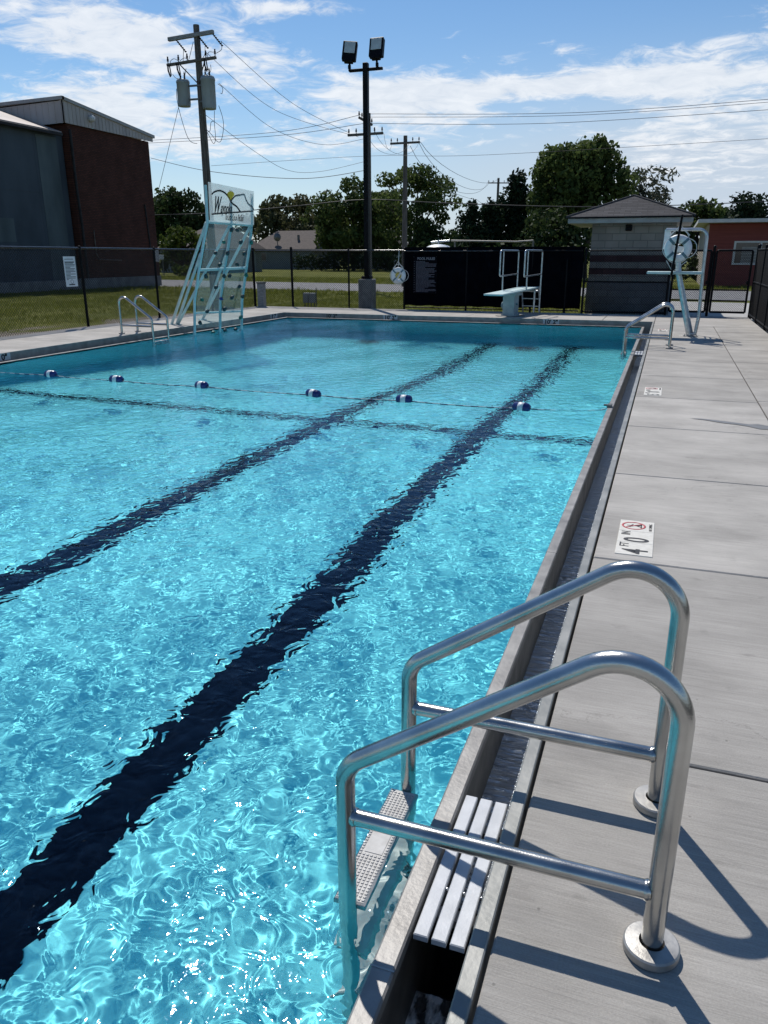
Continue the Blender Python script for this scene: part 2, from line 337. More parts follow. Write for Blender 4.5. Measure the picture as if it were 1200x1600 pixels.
M['leaf_mid'] = leaf_mat('leaves_mid', (.026, .046, .014), (.12, .16, .048), .4)
M['leaf_dark'] = leaf_mat('leaves_dark', (.016, .030, .011), (.062, .090, .030), .3)
M['leaf_cedar'] = leaf_mat('cedar_sprays', (.010, .022, .012), (.038, .062, .030), .2)
M['leaf_bright'] = leaf_mat('leaves_yellow_green', (.035, .060, .012), (.11, .14, .03), .35)
M['leaf_brown'] = leaf_mat('leaves_brownish', (.036, .044, .018), (.11, .112, .05), .35)
M['leaf_grey'] = leaf_mat('leaves_grey', (.040, .048, .034), (.12, .13, .09), .4)
M['grass_blade'] = leaf_mat('grass_blades', (.080, .105, .018), (.20, .215, .045), .5)

def ground_mat():
    m, t, b, N, L = new_mat('mown_grass')
    tc = N.new('ShaderNodeTexCoord')
    def nz(s, det=6, d=0):
        n = N.new('ShaderNodeTexNoise'); n.inputs['Scale'].default_value = s; n.inputs['Detail'].default_value = det; n.inputs['Distortion'].default_value = d; L.new(tc.outputs['Object'], n.inputs['Vector']); return n
    a = nz(.35, 8); c = nz(9, 6); e = nz(60, 3)
    r1 = N.new('ShaderNodeValToRGB'); r1.color_ramp.elements[0].position = .32; r1.color_ramp.elements[1].position = .68
    r1.color_ramp.elements[0].color = (.090, .112, .022, 1); r1.color_ramp.elements[1].color = (.175, .185, .045, 1); L.new(a.outputs['Fac'], r1.inputs[0])
    r2 = N.new('ShaderNodeValToRGB'); r2.color_ramp.elements[0].position = .3; r2.color_ramp.elements[1].position = .7
    r2.color_ramp.elements[0].color = (.5, .5, .5, 1); r2.color_ramp.elements[1].color = (1.35, 1.3, 1.2, 1); L.new(c.outputs['Fac'], r2.inputs[0])
    mx = N.new('ShaderNodeMix'); mx.data_type = 'RGBA'; mx.blend_type = 'MULTIPLY'; mx.inputs['Factor'].default_value = 1
    L.new(r1.outputs[0], mx.inputs['A']); L.new(r2.outputs[0], mx.inputs['B']); 
    sx = N.new('ShaderNodeSeparateXYZ'); L.new(tc.outputs['Object'], sx.inputs[0]); pn = nz(.55, 7, .4)
    def mm(op, p, q):
        x = N.new('ShaderNodeMath'); x.operation = op
        for i, k in enumerate((p, q)):
            if isinstance(k, (int, float)): x.inputs[i].default_value = k
            else: L.new(k, x.inputs[i])
        return x.outputs[0]
    dl = mm('SUBTRACT', -14.2, sx.outputs['X']); df = mm('ADD', dl, mm('MULTIPLY', mm('SUBTRACT', pn.outputs['Fac'], .5), -9.0))
    mk = N.new('ShaderNodeMapRange'); mk.interpolation_type = 'SMOOTHSTEP'; mk.inputs['From Min'].default_value = 1.0; mk.inputs['From Max'].default_value = .1; L.new(df, mk.inputs[0])
    yk = mm('LESS_THAN', sx.outputs['Y'], 25.2); mk2 = mm('MULTIPLY', mk.outputs[0], yk)
    gr = N.new('ShaderNodeValToRGB'); gr.color_ramp.elements[0].position = .35; gr.color_ramp.elements[1].position = .65; gr.color_ramp.elements[0].color = (.10, .085, .06, 1); gr.color_ramp.elements[1].color = (.33, .30, .25, 1); L.new(nz(24, 4).outputs['Fac'], gr.inputs[0])
    m9 = N.new('ShaderNodeMix'); m9.data_type = 'RGBA'; L.new(mk2, m9.inputs['Factor']); L.new(mx.outputs['Result'], m9.inputs['A']); L.new(gr.outputs[0], m9.inputs['B']); L.new(m9.outputs['Result'], b.inputs['Base Color'])
    b.inputs['Roughness'].default_value = .95; b.inputs['Specular IOR Level'].default_value = .1
    bp = N.new('ShaderNodeBump'); bp.inputs['Strength'].default_value = .8; bp.inputs['Distance'].default_value = .05; L.new(e.outputs['Fac'], bp.inputs['Height']); L.new(bp.outputs[0], b.inputs['Normal'])
    return m
M['ground'] = ground_mat()
M['gravel'] = noise_mat('gravel_strip', (.10, .085, .07), (.34, .31, .27), 22, .95, bump=1.0, bscale=40, lo=.3, hi=.72)

def clear_panel(name, tint, op, diff):
    m = bpy.data.materials.new(name); m.use_nodes = True; t = m.node_tree; N = t.nodes; L = t.links; N.clear()
    out = N.new('ShaderNodeOutputMaterial'); tr = N.new('ShaderNodeBsdfTransparent'); tr.inputs[0].default_value = (*tint, 1)
    p = N.new('ShaderNodeBsdfPrincipled'); p.inputs['Base Color'].default_value = (*diff, 1); p.inputs['Roughness'].default_value = .15
    tl = N.new('ShaderNodeBsdfTranslucent'); tl.inputs[0].default_value = (*diff, 1)
    m1 = N.new('ShaderNodeMixShader'); m1.inputs[0].default_value = .5; L.new(p.outputs[0], m1.inputs[1]); L.new(tl.outputs[0], m1.inputs[2])
    tc = N.new('ShaderNodeTexCoord'); nz = N.new('ShaderNodeTexNoise'); nz.inputs['Scale'].default_value = 1.6; nz.inputs['Detail'].default_value = 5; L.new(tc.outputs['Object'], nz.inputs['Vector'])
    mr = N.new('ShaderNodeMapRange'); mr.inputs['To Min'].default_value = op * .7; mr.inputs['To Max'].default_value = op * 1.3; L.new(nz.outputs['Fac'], mr.inputs[0])
    mx = N.new('ShaderNodeMixShader'); L.new(mr.outputs[0], mx.inputs[0]); L.new(tr.outputs[0], mx.inputs[1]); L.new(m1.outputs[0], mx.inputs[2]); L.new(mx.outputs[0], out.inputs[0])
    return m
M['climb_panel'] = clear_panel('clear_climbing_panel', (.88, .95, .96), .10, (.50, .62, .64))
M['sign_panel'] = clear_panel('frosted_sign_panel', (.92, .96, .96), .5, (.82, .85, .84))

def rope_mat():
    m, t, b, N, L = new_mat('blue_white_rope'); tc = N.new('ShaderNodeTexCoord'); w = N.new('ShaderNodeTexWave'); w.bands_direction = 'DIAGONAL'; w.inputs['Scale'].default_value = 3.2
    L.new(tc.outputs['Object'], w.inputs['Vector']); rp = N.new('ShaderNodeValToRGB'); rp.color_ramp.interpolation = 'CONSTANT'; rp.color_ramp.elements[1].position = .5
    rp.color_ramp.elements[0].color = (.01, .03, .10, 1); rp.color_ramp.elements[1].color = (.36, .42, .44, 1); L.new(w.outputs['Fac'], rp.inputs[0]); L.new(rp.outputs[0], b.inputs['Base Color']); b.inputs['Roughness'].default_value = .6
    return m
M['rope'] = rope_mat()

# ------------------------------------------------------------------ setting: ground, deck, roads
PX0, PX1, PY1 = -10.85, -.55, 21.78            # inner edges of the pool
ZW = -.15                                       # water level
DX0, DX1, DY0, DY1 = -13.35, 2.22, -5.0, 24.62  # outer edges of the concrete deck
gx0, gx1, gy1 = -11.145, -.25, 22.08            # edges of the deck at the gutter

g = MB()
def gq(x0, y0, x1, y1, z=-.10): g.face([(x0, y0, z), (x1, y0, z), (x1, y1, z), (x0, y1, z)])
gq(-700, -300, DX0 + .05, 900); gq(DX0 + .05, DY1 - .05, DX1 - .05, 900); gq(DX1 - .05, -300, 700, 900); gq(DX0 + .05, -300, DX1 - .05, DY0 + .05)
tag(g.build('ground', M['ground']), kind='structure')

deck = MB(); tints = []
def slab(x0, y0, x1, y1, t):
    n = len(deck.v); gp = .007; deck.box((x0 + gp, y0 + gp, -.14), (x1 - gp, y1 - gp, 0), bev=.006); tints.extend([t] * (len(deck.v) - n))
ys = [-5, -3.2, -1.35, .53, 2.44, 4.30, 6.22, 8.15, 10.0, 11.9, 13.8, 15.7, 17.6, 19.5, 21.0]
rt = {-1.35: .92, .53: .93, 2.44: .96, 4.30: 1.12, 6.22: 1.10, 8.15: 1.14, 10.0: .98, 11.9: 1.02}
rr = random.Random(4)
for i in range(len(ys) - 1):
    slab(gx1, ys[i], 1.15, ys[i + 1], rt.get(ys[i], rr.uniform(.93, 1.06)))
    slab(1.15, ys[i] + .12 * (i > 0), DX1, ys[i + 1] + (.12 if i < len(ys) - 2 else 0), rr.uniform(.95, 1.08))
slab(gx1, 21.0, DX1, DY1, 1.08)
bx = [gx0 - 0.0, -9.2, -7.3, -5.4, -3.5, -1.6, gx1]
for i in range(len(bx) - 1): slab(bx[i], gy1, bx[i + 1], DY1, rr.uniform(1.05, 1.15))
yl = [-5, -2.4, .2, 2.8, 5.4, 8.0, 10.6, 13.2, 15.8, 18.4, 21.0, DY1]
for i in range(len(yl) - 1): slab(DX0, yl[i], gx0, yl[i + 1], rr.uniform(1.05, 1.15))
slab(gx0, -5, gx1, -3.05, 1)
dk = deck.build('pool_deck', M['concrete'])
a = dk.data.attributes.new('tint', 'FLOAT', 'POINT'); a.data.foreach_set('value', tints); tag(dk, kind='structure')
jb = MB(); jb.box((gx1 + .01, DY0, -.16), (DX1 - .01, DY1 - .01, -.012)); jb.box((DX0 + .01, DY0, -.16), (gx0 - .01, DY1 - .01, -.012)); jb.box((gx0, gy1 + .01, -.16), (gx1, DY1 - .01, -.012))
M['joint'] = noise_mat('joint_filler', (.055, .048, .042), (.11, .10, .09), 20, .95)
jb.build('deck_joint', M['joint'], dk)
wet = MB(); wz = .0045
def blob(pts): wet.face([(x, y, wz) for x, y in pts])
blob([(.36, 8.75), (.52, 8.70), (.68, 8.60), (.80, 8.57), (.92, 8.50), (1.02, 8.40), (1.10, 8.42), (1.12, 8.58), (1.02, 8.66), (.94, 8.62), (.82, 8.66), (.72, 8.70), (.60, 8.74), (.48, 8.77)])
M['wet'] = noise_mat('wet_patch', (.15, .15, .15), (.19, .19, .19), 8, .55)
wet.build('wet_patch', M['wet'], dk)

def road(name, x0, y0a, y0b, x1, y1a, y1b, z, mat):
    b = MB(); n = 24
    for i in range(n):
        f0, f1 = i / n, (i + 1) / n
        def p(f, k): x = x0 + (x1 - x0) * f; return (x, (y0a + (y1a - y0a) * f) if k == 0 else (y0b + (y1b - y0b) * f), z)
        b.face([p(f0, 0), p(f1, 0), p(f1, 1), p(f0, 1)])
    return tag(b.build(name, mat), kind='structure')
road('road', -160, 62, 74, 60, 27, 36, -.094, M['asphalt'])
ap = MB(); ap.face([(-.3, DY1 - .01, -.085), (6, DY1 - .01, -.085), (7, 33.2, -.085), (-.8, 34.5, -.085)])
tag(ap.build('path', noise_mat('entry_concrete', (.34, .33, .31), (.42, .41, .39), 3, .9, bump=.3, bscale=40)), kind='structure')
gv = MB()
def strip(pts): gv.face([(x, y, -.088) for x, y in pts])
strip([(-14.2, 4), (-13.3, 4), (-13.3, DY1 + .3), (-14.2, DY1 + .3)]); strip([(-13.3, DY1 - .02), (-.35, DY1 - .02), (-.35, DY1 + .55), (-13.3, DY1 + .55)])
tag(gv.build('gravel', M['gravel']), label='loose pale gravel strip along the foot of the black fence', cat='gravel', kind='stuff')
mu = MB(); mu.face([(DX1, -5, -.088), (9, -5, -.088), (9, DY1, -.088), (DX1, DY1, -.088)])
tag(mu.build('bark_mulch', M['mulch']), label='dark mulch ground beyond the right hand fence', cat='mulch', kind='stuff')

# grass blades
rng = np.random.default_rng(11)
def blades(n, x0, x1, y0, y1, hmin, hmax, w):
    P = np.stack([rng.uniform(x0, x1, n), rng.uniform(y0, y1, n), np.full(n, -.105)], -1)
    clump = np.sin(P[:, 0] * 1.7 + np.sin(P[:, 1] * 1.3) * 2) * np.sin(P[:, 1] * 1.1 + np.sin(P[:, 0] * .9) * 2)
    ny_ = 27 + 35 * (60 - P[:, 0]) / 220; fy_ = 36 + 38 * (60 - P[:, 0]) / 220; keep = (clump + rng.uniform(-.9, 1.3, n) > -.35) & ((P[:, 1] < ny_ - .25) | (P[:, 1] > fy_ + .25)) & (~((P[:, 0] < -14) & (P[:, 1] < 25)) | (P[:, 0] < -14.7 - 3.2 * rng.uniform(0, 1, n) * (.5 + .5 * np.sin(P[:, 1] * .9 + 2 * np.sin(P[:, 1] * .37))))); P = P[keep]; clump = clump[keep]; n = len(P)
    h = rng.uniform(hmin, hmax, n) * (1 + .5 * clump); a = rng.uniform(0, 2 * PI, n); d = np.stack([np.cos(a), np.sin(a), np.zeros(n)], -1) * w
    lean = rng.normal(0, .45, (n, 2)) * h[:, None]; top = P.copy(); top[:, :2] += lean; top[:, 2] += h
    V = np.stack([P - d, P + d, top], 1).reshape(-1, 3); t = np.repeat(np.clip(.5 + .25 * clump + rng.normal(0, .22, n), 0, 1), 3)
    return V, t
A = [blades(70000, -31, -14.3, 11, 36, .05, .11, .012), blades(22000, -14, -.9, 25.1, 34, .05, .10, .012), blades(36000, -50, -2, 34, 62, .08, .2, .03), blades(6000, -2, 12, 37, 52, .08, .18, .03)]
V = np.concatenate([x[0] for x in A]); T = np.concatenate([x[1] for x in A])
tag(np_mesh('grass', V, np.arange(len(V)).reshape(-1, 3), M['grass_blade'], attr=T), label='short green grass on the lawn beyond the fence', cat='grass', kind='stuff')

# ------------------------------------------------------------------ pool basin and water
PROF = [(-3, -1.12), (3, -1.16), (5, -1.33), (9.55, -1.66), (17, -3.25), (PY1, -3.25)]
def floor_z(y):
    for (a_, za), (b_, zb) in zip(PROF, PROF[1:]):
        if a_ <= y <= b_: return za + (zb - za) * (y - a_) / (b_ - a_)
    return -3.25
pb = MB()
for (a_, za), (b_, zb) in zip(PROF, PROF[1:]):
    pb.face([(PX0, a_, za), (PX1, a_, za), (PX1, b_, zb), (PX0, b_, zb)])
    pb.face([(PX0, a_, za), (PX0, b_, zb), (PX0, b_, -.13), (PX0, a_, -.13)]); pb.face([(PX1, b_, zb), (PX1, a_, za), (PX1, a_, -.13), (PX1, b_, -.13)])
pb.face([(PX0, PY1, -3.25), (PX1, PY1, -3.25), (PX1, PY1, -.13), (PX0, PY1, -.13)]); pb.face([(PX1, -3, -1.12), (PX0, -3, -1.12), (PX0, -3, -.13), (PX1, -3, -.13)])
basin = tag(pb.build('pool_basin', M['plaster']), kind='structure'); CAUSTIC = [basin]
for cx in (-2.1, -4.2):
    b = MB(); yy = [-1.5, 3, 5, 9.55, 17, 20.05]
    for a_, c_ in zip(yy, yy[1:]): b.face([(cx - .15, a_, floor_z(a_) + .005), (cx + .15, a_, floor_z(a_) + .005), (cx + .15, c_, floor_z(c_) + .005), (cx - .15, c_, floor_z(c_) + .005)])
    b.face([(cx - .5, 20.05, -3.245), (cx + .5, 20.05, -3.245), (cx + .5, 20.35, -3.245), (cx - .5, 20.35, -3.245)])
    CAUSTIC.append(b.build('lane_line', M['lane_black'], basin))
b = MB(); z1 = floor_z(9.43) + .014; z2 = floor_z(9.67) + .020; b.face([(PX0, 9.43, z1), (PX1, 9.43, z1), (PX1, 9.67, z2), (PX0, 9.67, z2)]); CAUSTIC.append(b.build('depth_line', M['lane_black'], basin))
for cx in (-7.35, -3.2):
    b = MB(); b.lathe([(.33, 0), (.33, .03), (.28, .05), (0.001, .06)], (cx, 19.5, -3.25)); CAUSTIC.append(b.build('floor_drain', M['drain'], basin))

# water surface: real waves
def axis_x():
    xs = list(np.arange(PX0, -4.4, .022)) + list(np.arange(-4.4, PX1, .0105)); xs.append(PX1); return np.array(xs)
ysw = [-3.0]
while ysw[-1] < PY1: ysw.append(ysw[-1] + (.12 if ysw[-1] < .6 else .0060 + .0023 * ysw[-1]))
ysw = np.array(ysw); ysw[-1] = PY1
xs = axis_x(); dx = np.gradient(xs)[None, :]; dyv = np.gradient(ysw)[:, None]
X, Y = np.meshgrid(xs, ysw); Z = np.zeros_like(X)
wr = np.random.default_rng(5); NW = 200; SRMS = .045
lam = np.exp(wr.uniform(np.log(.06), np.log(.30), NW)); th = wr.uniform(0, 2 * PI, NW); ph = wr.uniform(0, 2 * PI, NW)
patch = 1 + .16 * np.sin(X * 1.1 + .6 * np.sin(Y * .8)) * np.sin(Y * .9 + .5 * np.sin(X * 1.3))
wx = X + .05 * np.sin(Y * 2.3 + 1) + .03 * np.sin(Y * 5.1); wy = Y + .05 * np.sin(X * 2.9) + .03 * np.sin(X * 6.3 + 2)
step = np.maximum(dx, dyv)
for i in range(NW):
    k = 2 * PI / lam[i]; s = SRMS * math.sqrt(2 / NW) * (lam[i] / .13) ** -.05
    fade = np.clip((lam[i] / step - 3.0) / 2.5, 0, 1)
    Z += fade * s / k * np.sin(k * (wx * math.cos(th[i]) + wy * math.sin(th[i])) + ph[i])
for i in range(7):                               # slow swell
    l = wr.uniform(.9, 2.2); t_ = wr.uniform(0, 2 * PI); Z += .006 / (2 * PI / l) * np.sin(2 * PI / l * (X * math.cos(t_) + Y * math.sin(t_)) + wr.uniform(0, 6))
Z *= patch
V = np.stack([X, Y, Z + ZW], -1).reshape(-1, 3); nx, ny = len(xs), len(ysw); ix = np.arange(nx * ny).reshape(ny, nx)
Q = np.stack([ix[:-1, :-1], ix[:-1, 1:], ix[1:, 1:], ix[1:, :-1]], -1).reshape(-1, 4)
water = tag(np_mesh('water', V, Q, M['water'], smooth=True), kind='structure')
water.cycles.is_caustics_caster = True

# ------------------------------------------------------------------ overflow gutter (three sides)
gut = thing('overflow_gutter', 'stainless steel overflow gutter running round the pool edge between water and deck', 'gutter', (PX1, 0, 0))
O = Vector((PX1, 0, 0))
def L3(p): return tuple(Vector(p) - O)
class GB(MB):
    def bx(s, a_, b_, bev=0, mi=0): return s.box(L3(a_), L3(b_), mi, bev)
lip = GB(); LZ = -.118
lip.bx((PX1, -3, -.165), (PX1 + .065, PY1 + .065, LZ), .006); lip.bx((PX0 - .065, -3, -.165), (PX0, PY1 + .065, LZ), .006); lip.bx((PX0, PY1, -.165), (PX1, PY1 + .065, LZ), .006)
lip.build('lip', M['steel_dull'], gut)
ch = GB()
RX, LX, BY = -.30, -11.10, 22.035
ch.bx((PX1 + .003, -3, -.80), (PX1 + .062, PY1 + .06, -.166)); ch.bx((PX0 - .062, -3, -.55), (PX0 - .003, PY1 + .06, -.166)); ch.bx((PX0, PY1 + .003, -.55), (PX1, PY1 + .062, -.166))
ch.bx((PX1 + .05, 1.96, -.50), (RX + .02, PY1 + .25, -.43)); ch.bx((PX1 + .05, -3.1, -.85), (RX + .02, 1.97, -.78)); ch.bx((LX, -3, -.50), (PX0 - .063, PY1 + .25, -.43)); ch.bx((PX0 - .063, PY1 + .063, -.50), (PX1 + .063, BY, -.43))
ch.bx((PX1 + .05, 1.951, -.80), (RX + .02, 1.975, -.435)); ch.bx((PX1 + .05, -3.05, -.80), (RX + .02, -3.0, -.14))
ch.build('channel', M['steel_dark'], gut)
rim = GB()
rim.bx((RX, -3, -.85), (-.256, BY + .045, .003), .004); rim.bx((LX - .04, -3, -.6), (LX, BY + .045, .003), .004); rim.bx((LX, BY, -.6), (RX, BY + .04, .003), .004)
M['face_steel'] = noise_mat('grey_green_steel', (.20, .205, .195), (.30, .30, .285), 6, .5, (1, 1, 1), .12, 50, .25, rvar=.1, detail=10)
rim.build('rim', M['face_steel'], gut)
gw = GB()
def flow(x0, y0, x1, y1, z): gw.face([L3((x0, y0, z)), L3((x1, y0, z)), L3((x1, y1, z)), L3((x0, y1, z))])
flow(PX1 + .063, 1.97, RX, PY1 + .25, -.40); flow(LX, -3, PX0 - .063, PY1 + .25, -.41); flow(PX0 - .063, PY1 + .063, PX1 + .063, BY, -.41)
gw.build('gutter_water', M['gutter_water'], gut)
fo = GB(); flo = random.Random(2)
nn = 14
P = [[(PX1 + .063 + (RX - PX1 - .063) * i / 16, -1 + 2.66 * (j / 110) ** .6, -.43 + (flo.uniform(-.006, .006) if 0 < i < 16 else 0)) for i in range(17)] for j in range(111)]
for j in range(110):
    for i in range(16): fo.face([L3(P[j][i]), L3(P[j][i + 1]), L3(P[j + 1][i + 1]), L3(P[j + 1][i])], 0, True)
fo.build('foam_flow', M['foam'], gut, recalc=True)
# welded seams across the lip
for y in (1.44, 4.6, 8.0, 11.4, 14.8, 18.2): sm = GB(); sm.bx((PX1 - .001, y, -.16), (PX1 + .066, y + .005, LZ + .0015)); sm.build('weld_seam', M['steel_cap'], gut)

# slatted gutter grates beside the right hand ladders
def grate(y0, y1, label):
    t = thing('gutter_grate', label, 'grate', (PX1 + .07, y0, -.13), 0, 'slatted gutter grates')
    w = .041
    for i in range(3):
        b = MB(); x0 = .003 + i * (w + .011)
        for (a_, c_) in ((0, (y1 - y0) * .64), ((y1 - y0) * .64 + .012, y1 - y0)) if y1 - y0 > .5 else ((0, y1 - y0),):
            b.box((x0, a_, -.022), (x0 + w, c_, 0), bev=.003)
        b.build('slat', M['slat'], t)
    b = MB(); b.box((.003 + 3 * (w + .011), 0, -.03), (.003 + 3 * (w + .011) + .014, y1 - y0, .004), bev=.002); b.box((-.002, .1, -.05), (.17, .14, -.024)); b.box((-.002, y1 - y0 - .14, -.05), (.17, y1 - y0 - .1, -.024)); b.build('support_bar', M['steel_dull'], t)
    for i in (1, 2, 3):
        for yy_ in (.19, y1 - y0 - .2): bl = MB(); bl.lathe([(.0055, -.012), (.0055, -.004), (.003, -.002), (.0005, -.002)], (i * (w + .011) - .003, yy_, 0), n=10); bl.build('bolt', M['steel'], t)
    return t
grate(1.585, 2.20, 'pale slatted grate over the gutter beside the nearest pool ladder')
grate(15.62, 16.2, 'small white slatted grate over the gutter beside the far right ladder')

# ------------------------------------------------------------------ pool ladders
def make_ladder(label):
    t = thing('pool_ladder', label, 'ladder', (PX1, 1.905, 0), 0, 'steel pool ladders')
    xw, xd = -.137, .683
    for s in (-1, 1):
        y = .285 * s
        path = fillet([(xw, y, -1.05), (xw, y, .345), (xd, y, .908), (xd, y, 0)], [.10, .135], 16)
        b = MB(); b.tube(path, .0265, 20); r_ = b.build('handrail', M['steel'], t)
        c = MB(); c.tube([(xw + .018, y, .182), (xd - .018, y, .182)], .0235, 18)
        c.lathe([(.0245, 0), (.027, .006), (.0245, .012)], (xw + .020, y, .182), 'x', 18); c.lathe([(.0245, 0), (.027, .006), (.0245, .012)], (xd - .034, y, .182), 'x', 18)
        c.build('cross_bar', M['steel'], r_)
        e = MB(); e.lathe([(.066, .002), (.068, .005), (.068, .023), (.064, .027), (.031, .030), (.031, .012)], (xd, y, 0), n=56, smooth=False); e.build('escutcheon', M['steel_cap'], t)
        CAUSTIC.append(r_)
    for z in (-.145, -.42, -.70):
        b = MB(); b.box((xw - .055, -.262, z - .035), (xw + .045, .262, z), bev=.008)
        if z > -.2:
            for i in range(7):
                for j in range(40):
                    if 15 <= j <= 24 and 1 <= i <= 5: continue
                    b.box((xw - .048 + i * .0128, -.25 + j * .0125, z - .001), (xw - .048 + i * .0128 + .007, -.25 + j * .0125 + .0075, z + .003))
            b.box((xw - .034, -.06, z - .001), (xw + .024, .06, z + .002))
        CAUSTIC.append(b.build('tread', M['grey_plastic'], t))
    return t
lad = make_ladder('large stainless pool ladder nearest the camera with two bent handrails')
l2 = copy_tree(lad); l2.location = (PX1, 15.92, 0); l2['label'] = 'stainless pool ladder at the far right corner before the lifeguard chair'
l3 = copy_tree(lad); l3.location = (PX0 + .12, 14.9, 0); l3.rotation_euler = (0, 0, PI); l3['label'] = 'stainless pool ladder on the left edge next to the climbing wall'

# ------------------------------------------------------------------ depth marker tiles
def ring(mb, c, r0, r1, z0, z1, n=40, frm=None):
    mb.lathe([(r0, z0), (r0, z1), (r1, z1), (r1, z0)], c, n=n)
def deck_tile(x, y, big, small, label, group='depth marker tiles set in the deck'):
    t = thing('depth_marker', label, 'depth marker', (x, y, .001), 0, group)
    for i in range(3):
        b = MB(); b.box((-.105, i * .213 + .001, -.004), (.105, i * .213 + .211, .004), bev=.0015); b.build('tile', M['offwhite'], t)
    z = .0048
    def tx(s, size, px, py, sx=1, bold=.0): text_mesh('lettering', s, size, M['ink'], t, frame_matrix((px, py, z), (0, 1, 0), (-1, 0, 0)), sx, .0006, bold)
    tx(big[0], .205, .075, .02 if len(big[0]) == 1 else .005, .8 if len(big[0]) == 1 else .62, .003); tx('FT', .075, -.035, .128, .9, .001)
    tx(big[1], .205, .075, .222, .8, .003); tx('IN', .075, -.035, .342, .9, .001)
    b = MB(); b.lathe([(.062, .0042), (.062, .0054), (.074, .0054), (.074, .0042)], (-.020, .53, 0), n=40); b.build('ring', M['red_ink'], t)
    b = MB(); zc = .005
    def st(p, q, w): 
        p = Vector((*p, zc)); q = Vector((*q, zc)); d = (q - p).normalized(); n_ = Vector((-d.y, d.x, 0)) * w; b.prism([p - n_, q - n_, q + n_, p + n_], (0, 0, .0008))
    st((-.062, .53), (.010, .53), .003); st((-.01, .53), (.03, .552), .005); st((.0, .53), (.03, .51), .005); st((-.045, .50), (-.025, .556), .004); st((.026, .488), (.026, .575), .003)
    b.build('diver_symbol', M['ink'], t)
    b = MB(); zc = .0056; st((-.066, .49), (.028, .572), .004); b.build('slash', M['red_ink'], t)
    text_mesh('caption', 'NO DIVING', .028, M['ink'], t, frame_matrix((.092, .452, z), (0, 1, 0), (-1, 0, 0)), .95, .0005)
    return t
deck_tile(-.028, 4.40, ('4', '0'), 0, 'cream deck tile reading 4 FT 0 IN with red no diving ring')
deck_tile(-.045, 10.12, ('5', '0'), 0, 'cream depth tile midway along the right deck edge')
deck_tile(-.02, 19.2, ('10', '2'), 0, 'small cream depth tile beyond the lifeguard chair at the pool corner')

M['tile_pale'] = noise_mat('pale_face_tile', (.50, .53, .54), (.58, .61, .62), 10, .5)
def face_mark(u, v, txt, side, label, pale):
    if side == 'back':
        p = at(u, v, BY - .003); org = (p.x, BY - .004, 0); xd, nd = Vector((1, 0, 0)), Vector((0, -1, 0))
    else:
        x = LX + .004; d = ray(u, v); p = EYE + d * ((x - 0) / d.x); org = (x, p.y, 0); xd, nd = Vector((0, 1, 0)), Vector((1, 0, 0))
    t = thing('depth_marker', label, 'depth marker', org, 0, 'depth markers on the pool wall faces')
    w = .22; b = MB(); a_ = -xd * w; b.prism([a_ + Vector((0, 0, -.128)), -a_ + Vector((0, 0, -.128)), -a_ + Vector((0, 0, -.006)), a_ + Vector((0, 0, -.006))], nd * .004)
    b.build('tile', M['tile_pale'] if pale else M['face_steel'], t)
    text_mesh('lettering', txt, .145, M['ink'], t, frame_matrix(nd * .0055 + Vector((0, 0, -.118)), xd, (0, 0, 1)), 1.1, .0006, .006, 'CENTER')
face_mark(861, 503, "10' 2\"", 'back', "10' 2\" mark on the back wall face right of the diving board", True)
face_mark(610, 495, "10' 2\"", 'back', "10' 2\" mark on the back wall face below the lifebuoy", True)
face_mark(518, 493, "10' 2\"", 'back', 'faint depth mark on the back wall face near the left corner', False)
face_mark(428, 497, "8' 7\"", 'left', 'pale depth mark on the left wall face beyond the climbing wall', True)
face_mark(1, 557, "5' 0\"", 'left', 'pale depth mark on the left wall face at the photo edge', True)

# ------------------------------------------------------------------ float rope
fx = [-9.02, -7.70, -6.18, -4.37, -3.08, -1.55]; fy = [9.72, 9.62, 9.56, 9.45, 9.45, 9.42]
rp_ = thing('float_rope', 'blue and white rope with navy floats stretched across the pool', 'float rope', (PX0, 9.7, ZW))
ro = Vector((PX0, 9.7, ZW)); pts = []
key = [(PX0 + .02, 9.78, .02)] + [(a_, b_, .018) for a_, b_ in zip(fx, fy)] + [(PX1 - .01, 9.75, .0)]
for (a_, b_) in zip(key, key[1:]):
    for k in range(12):
        q = k / 12; p = Vector(a_).lerp(Vector(b_), q); pts.append(Vector((p.x, p.y, ZW + p.z - .016 * math.sin(PI * q))) - ro)
pts.append(Vector((key[-1][0], key[-1][1], ZW + .02)) - ro)
b = MB(); b.tube(pts, .008, 6); b.build('rope', M['rope'], rp_)
for i, (x, y) in enumerate(zip(fx, fy)):
    b = MB(); h = .105 + .006 * (i % 2); r = .062
    b.lathe([(.012, -h), (r * .7, -h + .004), (r, -h + .03), (r, -.035), (r + .002, -.034), (r + .002, .034), (r, .035), (r, h - .03), (r * .7, h - .004), (.012, h)], (0, 0, 0), 'x', 20, mis=[0, 0, 0, 1, 1, 1, 0, 0, 0])
    o = b.build('float', [M['blue_plastic'], M['white_plastic']], rp_); o.location = Vector((x, y, ZW + .03)) - ro; o.rotation_euler = (.2 * i, .06 * math.sin(3 * i), -.1 + .12 * math.sin(2.2 * i) - (.25 if i == 3 else 0))
b = MB(); b.box((-.03, -.05, -.01), (.03, .05, .035), bev=.008); b.tube([(-.03, 0, .02), (-.07, 0, .02)], .012, 8)
o = b.build('rope_anchor', M['steel_dark'], rp_); o.location = Vector((PX1 + .02, 9.8, -.115)) - ro

